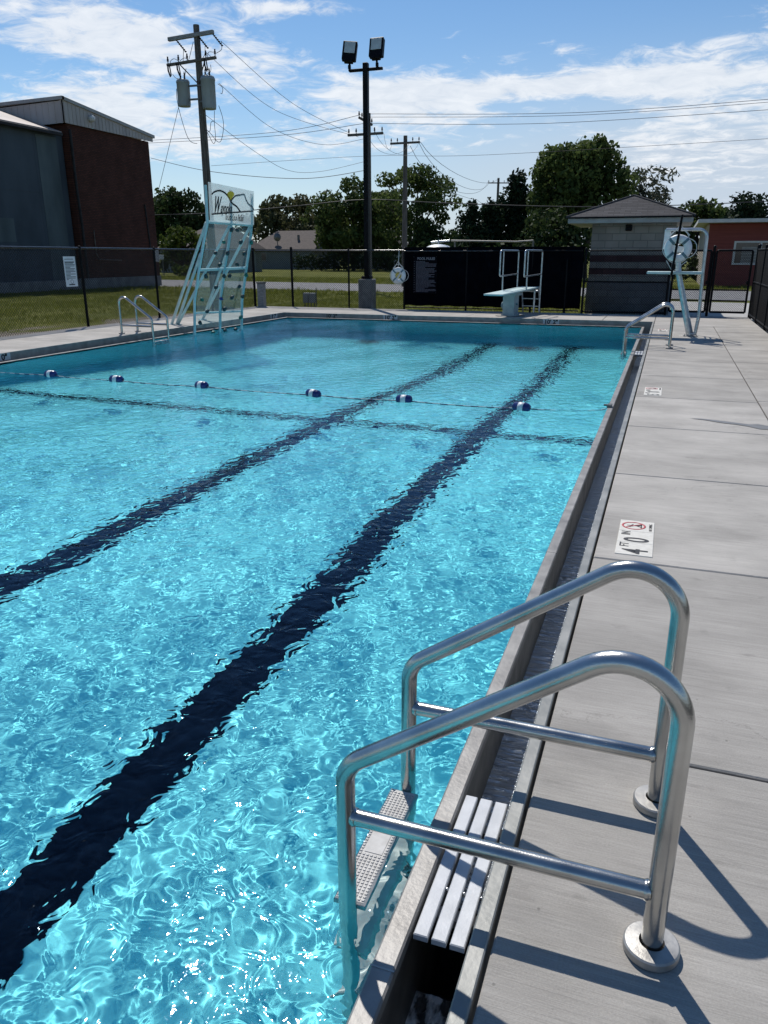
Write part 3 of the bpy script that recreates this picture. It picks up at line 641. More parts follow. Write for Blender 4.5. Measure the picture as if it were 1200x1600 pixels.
# ------------------------------------------------------------------ climbing wall
wx0 = Vector((-10.55, 16.22, 0)); wall = thing('climbing_wall', 'clear panelled pool climbing wall with aqua frame and coloured holds', 'climbing wall', wx0)
def rail_pts(pix, y): return [at(u, v, y) - wx0 for u, v in pix]
ya, ym, yb_ = 16.22, 17.12, 18.02
pa = [at(301, 525, ya)] + [at(u, v, ya) for u, v in ((304, 470), (311, 422), (318, 380), (324, 348))] + [at(321, 289, ya)]
pc = [at(374.5, 514, yb_)] + [at(u, v, yb_) for u, v in ((378, 470), (385, 418.5), (390, 384), (393, 353))] + [at(393, 303, yb_)]
for P_ in (pa, pc): P_[0].z = -.9
pa = [p - wx0 for p in pa]; pc = [p - wx0 for p in pc]; pm = [p.lerp(q, .52) for p, q in zip(pa, pc)]
for P_ in (pa, pm, pc):
    b = MB(); b.tube(fillet(P_, .3, 4), .034, 10); o = b.build('post', M['teal_frame'], wall); CAUSTIC.append(o)
def on_wall(s, h):                      # s 0..1 across, h 0..5 along the posts
    i = min(int(h), 4); f = h - i
    return pa[i].lerp(pa[i + 1], f).lerp(pc[i].lerp(pc[i + 1], f), s)
for h in (2.0, 4.02):
    b = MB(); b.tube([on_wall(0, h), on_wall(1, h)], .032, 8); b.build('cross_bar', M['teal_frame'], wall)
b = MB(); b.tube([on_wall(0, .82), on_wall(1, .82)], .022, 8); b.build('cross_bar', M['teal_frame'], wall)
nrm = (on_wall(1, 2) - on_wall(0, 2)).cross(on_wall(.5, 3) - on_wall(.5, 2)).normalized()
if nrm.x < 0: nrm = -nrm
def panel(s0, s1, h0, h1, name, mat, off=.045, th=.012):
    n = 10; b = MB(); Vv = []
    for k in range(n + 1):
        h = h0 + (h1 - h0) * k / n; Vv += [on_wall(s0, h) + nrm * off, on_wall(s1, h) + nrm * off, on_wall(s1, h) + nrm * (off + th), on_wall(s0, h) + nrm * (off + th)]
    F = [(3, 2, 1, 0), (4 * n, 4 * n + 1, 4 * n + 2, 4 * n + 3)]
    for k in range(n):
        for i in range(4): j = (i + 1) % 4; F.append((4 * k + i, 4 * k + j, 4 * k + 4 + j, 4 * k + 4 + i))
    b.raw(Vv, F, 0, False); return b.build(name, mat, wall)
panel(.01, .505, .60, 2.0, 'climbing_panel', M['climb_panel']); panel(.515, .99, .60, 2.0, 'climbing_panel', M['climb_panel'])
panel(.01, .505, 2.02, 4.0, 'climbing_panel', M['climb_panel']); panel(.515, .99, 2.02, 4.0, 'climbing_panel', M['climb_panel'])
sgn = panel(.02, 1.01, 4.05, 5.1, 'sign_panel', M['sign_panel'], .05)
def wall_pix(u, v, lift=.075):           # the point of the wall's front surface shown at (u, v)
    best = None
    d = ray(u, v)
    for i in range(5):
        p0 = pa[i] + wx0; e1 = (pc[i] - pa[i]); e2 = (pa[i + 1] - pa[i]); n_ = e1.cross(e2); den = d.dot(n_)
        if abs(den) < 1e-9: continue
        t_ = (p0 - EYE).dot(n_) / den; X_ = EYE + d * t_ - p0; h = X_.dot(e2 - e1 * (e2.dot(e1) / e1.dot(e1))) / (e2 - e1 * (e2.dot(e1) / e1.dot(e1))).dot(e2)
        if (-.001 <= h <= 1.001) or (i == 4 and h > 0) or (i == 0 and h < 0): best = X_ + p0 - wx0 + nrm * lift
    return best
holds = [(358, 358, 'd'), (367, 358.5, 'd'), (346, 377, 'g'), (372.5, 377, 'd'), (389, 378, 'g'), (333, 394, 'd'), (352, 394.5, 'd'), (378, 395, 'd'), (340, 412, 'd'), (367, 412, 'd'),
         (318, 430.5, 'd'), (346.5, 430.5, 'd'), (355, 430, 'd'), (381, 428.5, 'g'), (334, 447.5, 'd'), (370.5, 446.5, 'd'), (312, 467, 'g'), (342, 465.5, 'b'), (359, 463.5, 'd'), (375.5, 462, 'd'), (320, 485, 'd'), (347.5, 481.5, 'd'),
         (372.5, 494.5, 'g'), (309, 503, 'd'), (329.5, 518, 'g'), (348, 515, 'd'), (364.5, 513, 'd')]
hr = random.Random(9)
t1 = (on_wall(1, 2) - on_wall(0, 2)).normalized(); t2 = nrm.cross(t1)
for u, v, k in holds:
    c = wall_pix(u, v); b = MB(); n = 10; prof = [(1, 0), (.95, .5), (.6, .9), (.02, 1)]; sq = hr.uniform(.6, .9); ro_ = hr.uniform(0, 3); Vv = []
    for (r, h) in prof:
        for i in range(n):
            aa = 2 * PI * i / n; rr2 = r * (1 + .22 * math.sin(2 * aa + ro_) + .12 * math.sin(3 * aa + 2 * ro_)); Vv.append(c + (t1 * math.cos(aa + ro_) + t2 * math.sin(aa + ro_) * sq) * .062 * rr2 + nrm * (h * .06 - .02))
    F = [(j * n + i, j * n + (i + 1) % n, j * n + n + (i + 1) % n, j * n + n + i) for j in range(3) for i in range(n)]
    b.raw(Vv, F, 0, True); b.build('climbing_hold', M[{'d': 'hold_dark', 'g': 'hold_green', 'b': 'hold_blue'}[k]], wall)
for (s, h, foot, yy_) in ((0, 4.0, (268, 507), 16.9), (.52, 4.0, (278, 507), 17.1), (0, 2.6, (276, 507), 17.0), (1, 4.0, (316, 500), 18.7), (.52, 2.5, (317, 499), 18.6)):
    d = ray(*foot); q = EYE + d * (-1.65 / d.z); q = q - wx0
    b = MB(); b.tube([on_wall(s, h) - nrm * .03, q], .034, 8); b.box(tuple(q + Vector((-.09, -.06, 0))), tuple(q + Vector((.09, .06, .012)))); b.build('brace', M['teal_frame'], wall)
# printed graphic on the sign panel
def pstroke(pix, w, name, mat, lift=.075):
    b = MB(); P_ = [wall_pix(u, v, lift) for u, v in pix]; L_ = []; R_ = []
    for i, p in enumerate(P_):
        d = (P_[min(i + 1, len(P_) - 1)] - P_[max(i - 1, 0)]).normalized(); s_ = d.cross(nrm).normalized() * w; L_.append(p + s_); R_.append(p - s_)
    for i in range(len(P_) - 1): b.prism([L_[i], L_[i + 1], R_[i + 1], R_[i]], nrm * .002)
    b.build(name, mat, sgn)
def z7(x, y): return (220 + x / 6, 270 + y / 6)
def smooth(P_, n=5):
    out = []
    for i in range(len(P_) - 1):
        p0, p1, p2, p3 = P_[max(i - 1, 0)], P_[i], P_[i + 1], P_[min(i + 2, len(P_) - 1)]
        for k in range(n):
            t_ = k / n; out.append(tuple(.5 * (2 * p1[j] + (p2[j] - p0[j]) * t_ + (2 * p0[j] - 5 * p1[j] + 4 * p2[j] - p3[j]) * t_ ** 2 + (3 * p1[j] - p0[j] - 3 * p2[j] + p3[j]) * t_ ** 3) for j in (0, 1)))
    out.append(P_[-1]); return out
pstroke(smooth([z7(*p) for p in ((640, 195), (665, 172), (710, 160), (755, 175), (795, 215), (830, 275), (875, 310), (910, 360))]), .020, 'hill_outline', M['ink'])
pstroke(smooth([z7(*p) for p in ((822, 255), (860, 212), (905, 202), (945, 198), (960, 240), (985, 285), (1015, 310), (1035, 340))]), .020, 'hill_outline', M['ink'])
pstroke([z7(*p) for p in ((640, 380), (760, 372), (900, 362), (1032, 352))], .015, 'hill_outline', M['ink'])
b = MB(); cc = [wall_pix(*z7(818 + 33 * math.cos(a_), 195 + 30 * math.sin(a_)), .076) for a_ in np.linspace(PI * .85, PI * 2.15, 16)] + [wall_pix(*z7(815, 252), .076)]
b.prism(cc, nrm * .002); b.build('sun_emblem', M['yellow'], sgn)
def sign_text(s, u, v, hpx, sx, bold):
    o_ = wall_pix(u, v, .076); xd = (wall_pix(u + 20, v + 1.6, .076) - o_).normalized(); yd = nrm.cross(xd); sz = (wall_pix(u, v - hpx, .076) - o_).length
    text_mesh('lettering', s, sz / .70, M['ink'], sgn, frame_matrix(o_, xd, yd), sx, .001, bold)
sign_text('W', *z7(655, 372), 27, .42, .018); sign_text('aynoka', *z7(722, 364), 16, .50, .008); sign_text('The Little City by The Sand', *z7(762, 434), 10.5, .325, .002)

# ------------------------------------------------------------------ fences
def chain_link(p0, p1, z0, z1, mat, parent, pitch=.072, r=.0048, skip=None):
    p0 = Vector(p0); p1 = Vector(p1); L_ = (p1 - p0).length; d = (p1 - p0) / L_; nrm_ = Vector((-d.y, d.x, 0)); H = z1 - z0; V = []; F = []
    def seg(a_, b_):
        w = (b_ - a_).normalized(); s_ = w.cross(nrm_).normalized(); k = len(V)
        for p in (a_, b_):
            for j in range(3):
                an = 2 * PI * j / 3; V.append(p + (s_ * math.cos(an) + nrm_ * math.sin(an)) * r)
        for j in range(3): l = (j + 1) % 3; F.append((k + j, k + l, k + 3 + l, k + 3 + j))
    n = int((L_ + H) / pitch)
    for i in range(n):
        c = i * pitch
        for fam in (0, 1):
            s0, s1 = max(0, c - H), min(L_, c)
            if s1 - s0 < .02: continue
            if fam == 0: a_, b_ = (s0, z0 + (c - s0)), (s1, z0 + (c - s1))
            else: a_, b_ = (L_ - s0, z0 + (c - s0)), (L_ - s1, z0 + (c - s1))
            o_ = nrm_ * (.003 if fam else -.003)
            seg(p0 + d * a_[0] + Vector((0, 0, a_[1])) + o_, p0 + d * b_[0] + Vector((0, 0, b_[1])) + o_)
    return np_mesh('chain_link', [tuple(v) for v in V], F, mat, parent, smooth=True)
def post(parent, p, h, r=.034, name='post', z0=-.12):
    b = MB(); b.tube([(p[0], p[1], z0), (p[0], p[1], h)], r, 10); b.lathe([(r + .006, h - .03), (r + .006, h), (r * .7, h + .022), (.002, h + .035)], (p[0], p[1], 0), n=10)
    return b.build(name, M['black_metal'], parent)
def rail(parent, a_, b_, r=.024, mat='black_metal', name='rail'):
    b = MB(); b.tube([a_, b_], r, 8); return b.build(name, M[mat], parent)
M['rail_metal'] = noise_mat('satin_black_rail', (.03, .031, .034), (.05, .051, .055), 9, .22, metal=.5)
fl = thing('chain_link_fence', 'black chain link fence along the left deck before the brick building', 'fence', (-13.6, 24.8, 0), 0, 'black fences round the pool')
ZF = 1.86
for y in (4.3, 7.3, 10.3, 13.2, 16.15, 19.15, 22.0): post(fl, (0, y - 24.8), ZF)
post(fl, (0, 0), ZF + .04, .042)
rail(fl, (0, 3 - 24.8, ZF - .03), (0, 0, ZF - .03), .026, 'rail_metal', 'top_rail'); chain_link((0, 3 - 24.8, 0), (0, 0, 0), -.06, ZF - .04, M['black_metal'], fl); rail(fl, (0, 3 - 24.8, -.04), (0, 0, -.04), .006, name='tension_wire')
fb = thing('chain_link_fence', 'open black chain link fence behind the far left corner of the pool', 'fence', (-13.5, 24.8, 0), 0, 'black fences round the pool')
for x, hh in ((-12.14, .06), (-10.05, 0)): post(fb, (x + 13.5, 0), ZF + hh, .04 if hh else .03)
rail(fb, (0, 0, ZF - .04), (5.36, 0, ZF - .04), .026, 'rail_metal', 'top_rail'); chain_link((0, 0, 0), (5.36, 0, 0), -.06, ZF - .05, M['black_metal'], fb)
fs = thing('screened_fence', 'black fence covered with dark windscreen behind the diving board', 'fence', (-8.12, 24.8, 0), 0, 'black fences round the pool')
for x in (-8.12, -6.05, -4.0, -2.95): post(fs, (x + 8.12, .04), ZF + .02, .036)
rail(fs, (0, -.03, ZF - .06), (2.9, -.03, ZF - .06), .024, 'rail_metal', 'top_rail'); rail(fs, (2.9, -.03, ZF - .06), (5.6, -.03, ZF - .06), .024, name='top_rail')
b = MB(); n = 60; Vv = []
for i in range(n + 1):
    for z in (.12, .5, 1.0, 1.5, 1.92): Vv.append((.02 + 5.62 * i / n, .012 * math.sin(i * .8 + z * 2) + .008 * math.sin(i * 2.1 + z) + .01, z + (.012 * math.sin(i * .9) if z in (.12,) else 0)))
F = [(i * 5 + k, (i + 1) * 5 + k, (i + 1) * 5 + k + 1, i * 5 + k + 1) for i in range(n) for k in range(4)]
b.raw(Vv, F, 0, True); b.raw([(x, y + .006, z) for x, y, z in Vv], [q[::-1] for q in F], 0, True); b.build('windscreen', M['screen'], fs)
rail(fs, (0, 0, .06), (5.6, 0, .06), .018, name='bottom_rail')
fh = thing('chain_link_fence', 'black three rail fence crossing in front of the block hut', 'fence', (-2.45, 24.8, 0), 0, 'black fences round the pool')
for x in (-2.42, -.02): post(fh, (x + 2.45, .02), ZF, .034)
for z in (ZF - .06, .92, .05): rail(fh, (0, 0, z), (2.43, 0, z), .022, 'black_metal')
chain_link((0, 0, 0), (2.43, 0, 0), 0, ZF - .06, M['black_metal'], fh)
def gate(x0, x1, label):
    t = thing('fence_gate', label, 'gate', (x0, 25.0, 0), 0, 'leaves of the black gate')
    w = x1 - x0
    b = MB(); b.tube(fillet([(0.02, 0, .10), (.02, 0, ZF - .06), (w - .02, 0, ZF - .06), (w - .02, 0, .10)], .06, 4), .03, 8); b.tube([(.02, 0, .10), (w - .02, 0, .10)], .03, 8); b.tube([(.02, 0, .72), (w - .02, 0, .72)], .022, 8); b.tube([(.02, 0, .42), (w - .02, 0, .42)], .02, 8)
    b.build('gate_frame', M['black_metal'], t); chain_link((.03, 0, 0), (w - .03, 0, 0), .1, ZF - .07, M['black_metal'], t, .06)
    b = MB(); b.box((w - .09, -.04, .88), (w - .02, .04, .98), bev=.006); b.build('latch', M['black_metal'], t)
    return t
gate(.06, 1.08, 'black chain link gate leaf directly behind the lifeguard chair'); gate(1.18, 2.16, 'black chain link gate leaf before the red building')
fr = thing('screened_fence', 'black fence on the right deck edge with dark mesh panels', 'fence', (2.27, 24.8, 0), 0, 'black fences round the pool')
for y in (25.0, 22.9, 20.8, 18.7, 16.6, 14.5, 12.4): post(fr, (0, y - 24.8), ZF + .05, .036)
post(fr, (-1.14, .22), ZF + .05, .04, 'gate_post'); post(fr, (.02, .2), ZF + .08, .045, 'gate_post')
for z in (ZF - .04, .95, .06): rail(fr, (0, .2, z), (0, -13.5, z), .022)
chain_link((0, .2, 0), (0, -13.5, 0), 0, ZF - .04, M['black_metal'], fr)
b = MB(); b.box((.03, -13.5, .1), (.036, .15, .62)); b.build('windscreen', M['screen'], fr)

# ------------------------------------------------------------------ signs on the fences
t = thing('pool_rules_banner', 'dark banner headed POOL RULES hung on the black windscreen', 'sign', (-7.40, 24.755, 0))
b = MB(); b.box((-.40, -.004, .50), (.40, .004, 1.65)); b.build('banner', M['banner'], t)
text_mesh('heading', 'POOL RULES', .105, M['rules_head'], t, frame_matrix((.03, -.0055, 1.535), (1, 0, 0), (0, 0, 1)), .98, .0008, .004, 'CENTER')
b = MB(); q = random.Random(6); z = 1.47
for i in range(27):
    x = -.30; end = x + q.choice([.66, .6, .5, .62, .42, .68, .3])
    while x < end:
        w = q.uniform(.03, .10); b.box((x, -.0062, z), (min(x + w, end), -.004, z + .021)); x += w + .008
    if i % 2 == 0: b.box((-.37, -.0062, z), (-.345, -.004, z + .02))
    z -= .0355
b.build('rule_lines', M['rules_ink'], t)
b = MB()
for x, z in ((-.375, 1.625), (.375, 1.625), (-.375, .525), (.375, .525)): b.lathe([(.014, 0), (.014, .003), (.004, .003)], (x, -.007, z), 'y', 12)
b.build('grommet', M['rules_head'], t)

t = thing('notice_board', 'tall white notice sign with black text on the left fence', 'sign', (-13.56, 15.70, 0))
b = MB(); b.box((0, -.20, .95), (.006, .20, 1.64), bev=.002); b.build('board', M['sign_white'], t)
b = MB(); q = random.Random(8); z = 1.585
for i, wd in enumerate([.30, 0, .32, .28, .33, .32, .17, .32, .29, .33, .16, .33, .15, .32, .31, .07]):
    if wd: b.box((.0065, -.165, z - (.022 if i == 2 else .013)), (.0075, -.165 + wd, z))
    z -= .031
b.box((.0065, -.10, .985), (.0075, .10, 1.01)); b.build('text_lines', M['ink'], t)
b = MB(); b.lathe([(.040, .0062), (.040, .0076), (.049, .0076), (.049, .0062)], (0, 0.01, 1.065), 'x', 24); b.build('symbol', M['ink'], t)

# ------------------------------------------------------------------ lifebuoys
def lifebuoy(loc, rz, label, ro_=.27, full_rope=True):
    t = thing('lifebuoy', label, 'lifebuoy', loc, rz, 'white ring lifebuoys')
    r = ro_ * .30; Rm = ro_ - r * .98; b = MB(); n, m_ = 40, 14; Vv = [((Rm + r * math.cos(2 * PI * j / m_)) * math.cos(2 * PI * i / n), .7 * r * math.sin(2 * PI * j / m_), (Rm + r * math.cos(2 * PI * j / m_)) * math.sin(2 * PI * i / n)) for i in range(n) for j in range(m_)]
    b.raw(Vv, [(i * m_ + j, i * m_ + (j + 1) % m_, ((i + 1) % n) * m_ + (j + 1) % m_, ((i + 1) % n) * m_ + j) for i in range(n) for j in range(m_)], 0, True); b.build('ring', M['white_plastic'], t)
    for k in range(4):
        aa = PI / 4 + k * PI / 2; c = Vector((Rm * math.cos(aa), 0, Rm * math.sin(aa))); er = Vector((math.cos(aa), 0, math.sin(aa))); et = Vector((-math.sin(aa), 0, math.cos(aa))); b = MB(); Vv = []
        for s in (-1, 1):
            for j in range(m_): a2 = 2 * PI * j / m_; Vv.append(c + er * (r * 1.04 * math.cos(a2)) + Vector((0, .74 * r * math.sin(a2), 0)) + et * (s * r * .32))
        b.raw(Vv, [(j, (j + 1) % m_, m_ + (j + 1) % m_, m_ + j) for j in range(m_)], 0, True); b.build('strap', M['strap'], t)
    b = MB(); P_ = []
    for k in range(4):
        a0 = PI / 4 + k * PI / 2
        for i in range(8): q_ = i / 8; a1 = a0 + q_ * PI / 2; rr_ = ro_ * (1.0 + .16 * math.sin(PI * q_) * (2.2 if k == 0 or k == 3 else .6)); P_.append((rr_ * math.cos(a1), -.01, rr_ * math.sin(a1)))
    P_.append(P_[0]); b.tube(P_, .008, 6, caps=False); b.build('grab_rope', M['rope_white'], t)
    return t
lb = lifebuoy((-8.28, 24.70, 1.05), 0, 'white ring lifebuoy hanging by a rope from the back fence', .255)
b = MB(); b.tube([(.0, -.02, .255), (.01, -.01, .50), (.0, .06, .76)], .010, 6); b.tube([(-.16, -.02, .20), (-.0, -.03, .44), (.16, -.02, .2)], .010, 6); b.tube([(.1, -.03, .1), (0, -.04, -.05), (-.05, -.05, -.16), (.08, -.04, -.2)], .028, 7)
b.build('hanging_rope', M['rope_white'], lb)

# ------------------------------------------------------------------ lifeguard chair
Y0 = 18.3
t = thing('lifeguard_chair', 'tall lifeguard chair on a leaning post with footrest board and tube rail', 'lifeguard chair', (.55, Y0, 0)); lc = Vector((.55, Y0, 0))
b = MB(); b.tube([Vector((.55, Y0, 0)) - lc, Vector((.17, Y0, 1.30)) - lc, Vector((.11, Y0, 1.72)) - lc], [.075, .06, .05], 12); b.build('leaning_post', M['galv'], t)
b = MB(); b.box((-.14, -.12, 0), (.16, .12, .014)); [b.lathe([(.012, .014), (.012, .03), (.001, .03)], (sx_, sy_, 0), n=8) for sx_ in (-.11, .13) for sy_ in (-.09, .09)]; b.build('base_plate', M['steel_dull'], t)
b = MB(); b.box((-1.02, -.30, 1.285), (.09, .30, 1.335), bev=.01); b.build('footrest_board', M['board_blue'], t)
for s in (-1, 1):
    b = MB(); y = s * .27
    b.tube(fillet([(-.72, y, 2.18 + s * .015), (.09, y, 2.18 + s * .015), (.10, y, 1.32), (.13, y, .45), (.10, y, .10)], [.16, .3, .3], 8), .026, 10); b.tube([(.09, y, 1.30), (-.05, y, 1.30)], .02, 8)
    b.build('side_rail', M['galv'], t)
b = MB(); b.tube(fillet([(.10, -.27, .10), (.10, -.27, .06), (-.0, 0, .05), (.10, .27, .06), (.10, .27, .10)], .03, 4), .022, 8); b.build('lower_tube', M['galv'], t)
for z in (.42, .72, 1.02): b = MB(); b.tube([(.13 - .02 * (z > .6), -.27, z), (.13 - .02 * (z > .6), .27, z)], .018, 8); b.build('ladder_rung', M['galv'], t)
M['seat_white'] = M['white_plastic']
b = MB(); prof = [(-.74, 2.16), (-.72, 2.0), (-.69, 1.86), (-.64, 1.79), (-.55, 1.765), (-.40, 1.76), (-.30, 1.775)]; n = len(prof); Vv = []
for s in (-1, -.8, 0, .8, 1):
    for (x, z) in prof: k = .05 * (abs(s) == 1); Vv.append((x + k * .6, s * .24, z + k))
F = [(i * n + j, i * n + j + 1, (i + 1) * n + j + 1, (i + 1) * n + j) for i in range(4) for j in range(n - 1)]
b.raw(Vv, F, 0, True); b.raw([(x + (.085 if z > 1.80 else 0), y, z - (0 if z > 1.80 else .05)) for x, y, z in Vv], [q_[::-1] for q_ in F], 0, True); b.build('seat', M['white_plastic'], t)
for s in (-1, 1): b = MB(); b.prism([(-.745, s * .25, 2.17), (-.64, s * .25, 2.16), (-.60, s * .25, 1.95), (-.52, s * .25, 1.86), (-.30, s * .25, 1.83), (-.30, s * .25, 1.73), (-.62, s * .25, 1.72), (-.75, s * .25, 1.80)], (0, .014, 0)); b.build('armrest', M['white_plastic'], t)
b = MB(); b.tube([(-.43, 0, 1.66), (-.43, 0, 1.75)], .12, 12); b.box((-.62, -.2, 1.72), (-.26, .2, 1.745)); b.build('seat_bracket', M['black_metal'], t)
b = MB(); P0 = Vector((.11, 17.72, 2.42)) - lc; P1 = Vector((.03, 17.72, 1.28)) - lc; b.tube([P1, P0], .024, 8); b.tube([P1 + Vector((.0, -.02, .03)), P1 + Vector((.02, .4, .03))], .02, 8); b.lathe([(.026, 0), (.026, .02), (.003, .03)], tuple(P0), n=8); b.build('umbrella_pole', M['black_metal'], t)
lb2 = lifebuoy((.10, 17.84, 1.80), 0, 'white ring lifebuoy on the black pole of the lifeguard chair', .27)
b = MB(); b.tube([(-.2, -.02, .22), (0, -.03, .45), (.2, -.02, .25)], .010, 6); b.tube([(-.2, -.02, -.24), (-.06, -.03, -.46), (.2, -.02, -.25)], .009, 6); b.build('hanging_rope', M['rope_white'], lb2)

# ------------------------------------------------------------------ diving board
t = thing('diving_board', 'pale diving board on a square pedestal with hoop rails and steps', 'diving board', (-4.24, 22.85, 0), R(-11))
b = MB(); b.box((-.28, -1.30, .665), (.28, 1.55, .715), bev=.012); o = b.build('board', M['board_blue'], t); o.rotation_euler = (R(2.2), 0, 0)
b = MB(); b.prism([(-.20, -.20, 0), (.20, -.20, 0), (.20, .22, 0), (-.20, .22, 0)], (0, 0, .06)); b.prism([(-.17, -.17, .06), (.17, -.17, .06), (.17, .19, .06), (-.17, .19, .06)], (0, 0, .52)); b.prism([(-.24, -.24, .58), (.24, -.24, .58), (.24, .26, .58), (-.24, .26, .58)], (0, 0, .07)); b.build('pedestal', M['dive_grey'], t)
b = MB(); b.lathe([(.001, -.05), (.09, -.05), (.11, 0), (.09, .05), (.001, .05)], (-.20, -.02, .30), 'x', 20); b.tube([(-.24, -.02, .30), (-.14, -.02, .30)], .03, 10); b.tube([(.16, -.02, .34), (.22, -.02, .34)], .03, 10); b.build('fulcrum_wheel', M['strap'], t)
for s in (-1, 1):
    b = MB(); x = s * .37; y0, y1 = (.10, 1.40)
    b.tube(fillet([(x, y0 + .12, .78), (x, y0 + .12, 1.10), (x, y0 - .12, 1.10), (x, y0 - .12, 1.80), (x, y1, 1.80), (x, y1, .05)], [.02, .06, .08, .08], 6), .024, 10); b.tube([(x, y0 + .12, 1.10), (x, y1, 1.14)], .02, 8); b.tube([(x, y0 + .12, .70), (x, y0 + .12, 1.78)], .02, 8)
    b.build('hoop_rail', M['galv'], t)
for s in (-1, 1): b = MB(); b.tube([(s * .27, 1.75, 0), (s * .27, 1.55, .78)], .024, 8); b.build('step_stringer', M['galv'], t)
for k in range(3): b = MB(); yy_ = 1.70 - .055 * k; b.box((-.27, yy_ - .05, .18 + .22 * k), (.27, yy_ + .05, .21 + .22 * k), bev=.006); b.build('step', M['galv'], t)
b = MB(); b.tube([(-.27, 1.2, .02), (-.27, 1.2, .68)], .03, 8); b.tube([(.27, 1.2, .02), (.27, 1.2, .68)], .03, 8); b.tube([(-.37, 1.2, .66), (.37, 1.2, .66)], .03, 8); b.build('rear_support', M['galv'], t)
b = MB(); b.lathe([(.42, 0), (.42, .012), (.40, .016), (.002, .016)], (0, 0, 0), n=28); b.build('floor_plate', M['steel_dark'], t)

# ------------------------------------------------------------------ block hut
HX0, HX1, HY0, HY1 = -2.43, .04, 26.2, 29.0
hut = thing('pump_hut', 'small block hut with maroon bands and grey hip roof beside the gate', 'hut', (HX0, HY0, 0)); ho = Vector((HX0, HY0, 0))
b = MB(); b.box((0, 0, -.1), (HX1 - HX0, HY1 - HY0, 2.72)); b.build('wall', M['cmu'], hut)
for z in (1.10, 1.48):
    b = MB(); b.box((-.004, -.004, z), (HX1 - HX0 + .004, HY1 - HY0 + .004, z + .19)); b.build('maroon_band', M['cmu_band'], hut)
M['cmu_base'] = brick_mat('dark_base_block', (.15, .148, .15), (.185, .182, .185), (.125, .123, .125), .42, .21, 'y', .012)
b = MB(); b.box((-.03, -.03, -.1), (HX1 - HX0 + .03, HY1 - HY0 + .03, .86), bev=.01); b.build('base_course', M['cmu_base'], hut)
ex0, ex1, ey0, ey1, ez = -3.12 - HX0, .48 - HX0, -.55, HY1 - HY0 + .55, 2.60
b = MB(); b.box((ex0, ey0, ez), (ex1, ey1, ez + .15)); b.build('fascia', M['trim'], hut)
b = MB(); e = .04; c0 = (ex0 - e, ey0 - e, ez + .152); c1 = (ex1 + e, ey0 - e, ez + .152); c2 = (ex1 + e, ey1 + e, ez + .152); c3 = (ex0 - e, ey1 + e, ez + .152); rz_ = 3.42; r0 = ((ex0 + ex1) / 2, .95, rz_); r1 = ((ex0 + ex1) / 2, 1.85, rz_)
for f_ in ([c0, c1, r0], [c1, c2, r1, r0], [c2, c3, r1], [c3, c0, r0, r1]): b.prism(f_, (0, 0, .03))
roof = b.build('roof', M['shingle'], hut)
b = MB()
for p_, q_ in ((c0, r0), (c1, r0), (c2, r1), (c3, r1), (r0, r1)): b.tube([Vector(p_) + Vector((0, 0, .035)), Vector(q_) + Vector((0, 0, .035))], .035, 6)
b.build('ridge_cap', M['shingle'], roof)
b = MB(); b.box((ex0 - .06, ey0 - .06, ez + .13), (ex1 + .06, ey0 - .03, ez + .17)); b.build('drip_edge', M['black_metal'], roof)
b = MB(); b.box((1.0, -.12, 2.38), (1.19, -.001, 2.56), bev=.02); b.build('wall_light', M['black_metal'], hut)

# ------------------------------------------------------------------ red building
rb = thing('red_building', 'long red building with pale flat roof and blinds in the window', 'building', (1.95, 53, 0))
b = MB(); b.box((0, 0, -.1), (26, 14, 3.5)); b.build('wall', M['red_wall'], rb)
b = MB(); b.box((-.12, -.02, -.1), (-.002, 14, 3.45)); b.build('end_wall', M['tan_wall'], rb)
b = MB(); b.prism([(-.7, -.9, 3.52), (26.5, -.9, 3.52), (26.5, 14, 3.42), (-.7, 14, 3.42)], (0, 0, .2)); b.build('roof', M['trim_white'], rb)
for x in (1.6,):
    b = MB(); b.box((x - .12, -.06, 1.15), (x + 4.2, .02, 1.24)); b.box((x - .12, -.06, 2.40), (x + 4.2, .02, 2.5)); b.box((x - .12, -.058, 1.24), (x, .02, 2.40)); b.box((x + 1.30, -.058, 1.24), (x + 1.42, .02, 2.40)); b.box((x + 2.75, -.058, 1.24), (x + 2.85, .02, 2.40)); b.box((x + 4.1, -.058, 1.24), (x + 4.2, .02, 2.40))
    w = b.build('window', M['trim_white'], rb)
    b = MB(); b.box((x, -.02, 1.24), (x + 4.1, .01, 2.4)); b.build('pane', M['glass_dark'], w)
    b = MB()
    for i in range(11): b.box((x + .35, -.035, 1.26 + .085 * i), (x + 1.28, -.022, 1.31 + .085 * i))
    b.build('blind', M['trim'], w)

# ------------------------------------------------------------------ left buildings
BX = -30.3
M['conduit_dark'] = noise_mat('dark_sheet_metal', (.016, .016, .018), (.032, .032, .034), 4, .6, spec=.2)
br = thing('brick_building', 'tall dark red brick building with ribbed tan metal parapet', 'building', (BX, 36.2, 0)); bo = Vector((BX, 36.2, 0))
BYN, BYF = 36.15, 43.1
b = MB(); zt0, zt1 = 8.25, 8.2
b.box((-20, BYN - 36.2, -.1), (0, BYF - 36.2, 8.15)); b.build('wall', M['brick'], br)
b = MB(); b.box((-20.05, BYN - 36.26, -.1), (.05, BYF - 36.16, .48), bev=.01); b.build('foundation', M['foundation'], br)
b = MB(); y0, y1 = BYN - .35 - 36.2, BYF + .25 - 36.2; hA, hB = 9.28, 8.42
b.prism([(.10, y0, 8.16), (.10, y1, 8.16), (.10, y1, hB), (.10, y0, hA)], (.05, 0, 0)); b.prism([(-20, y0, 7.5), (.15, y0, 8.16), (.15, y0, hA), (-20, y0, 8.8)], (0, .05, 0))
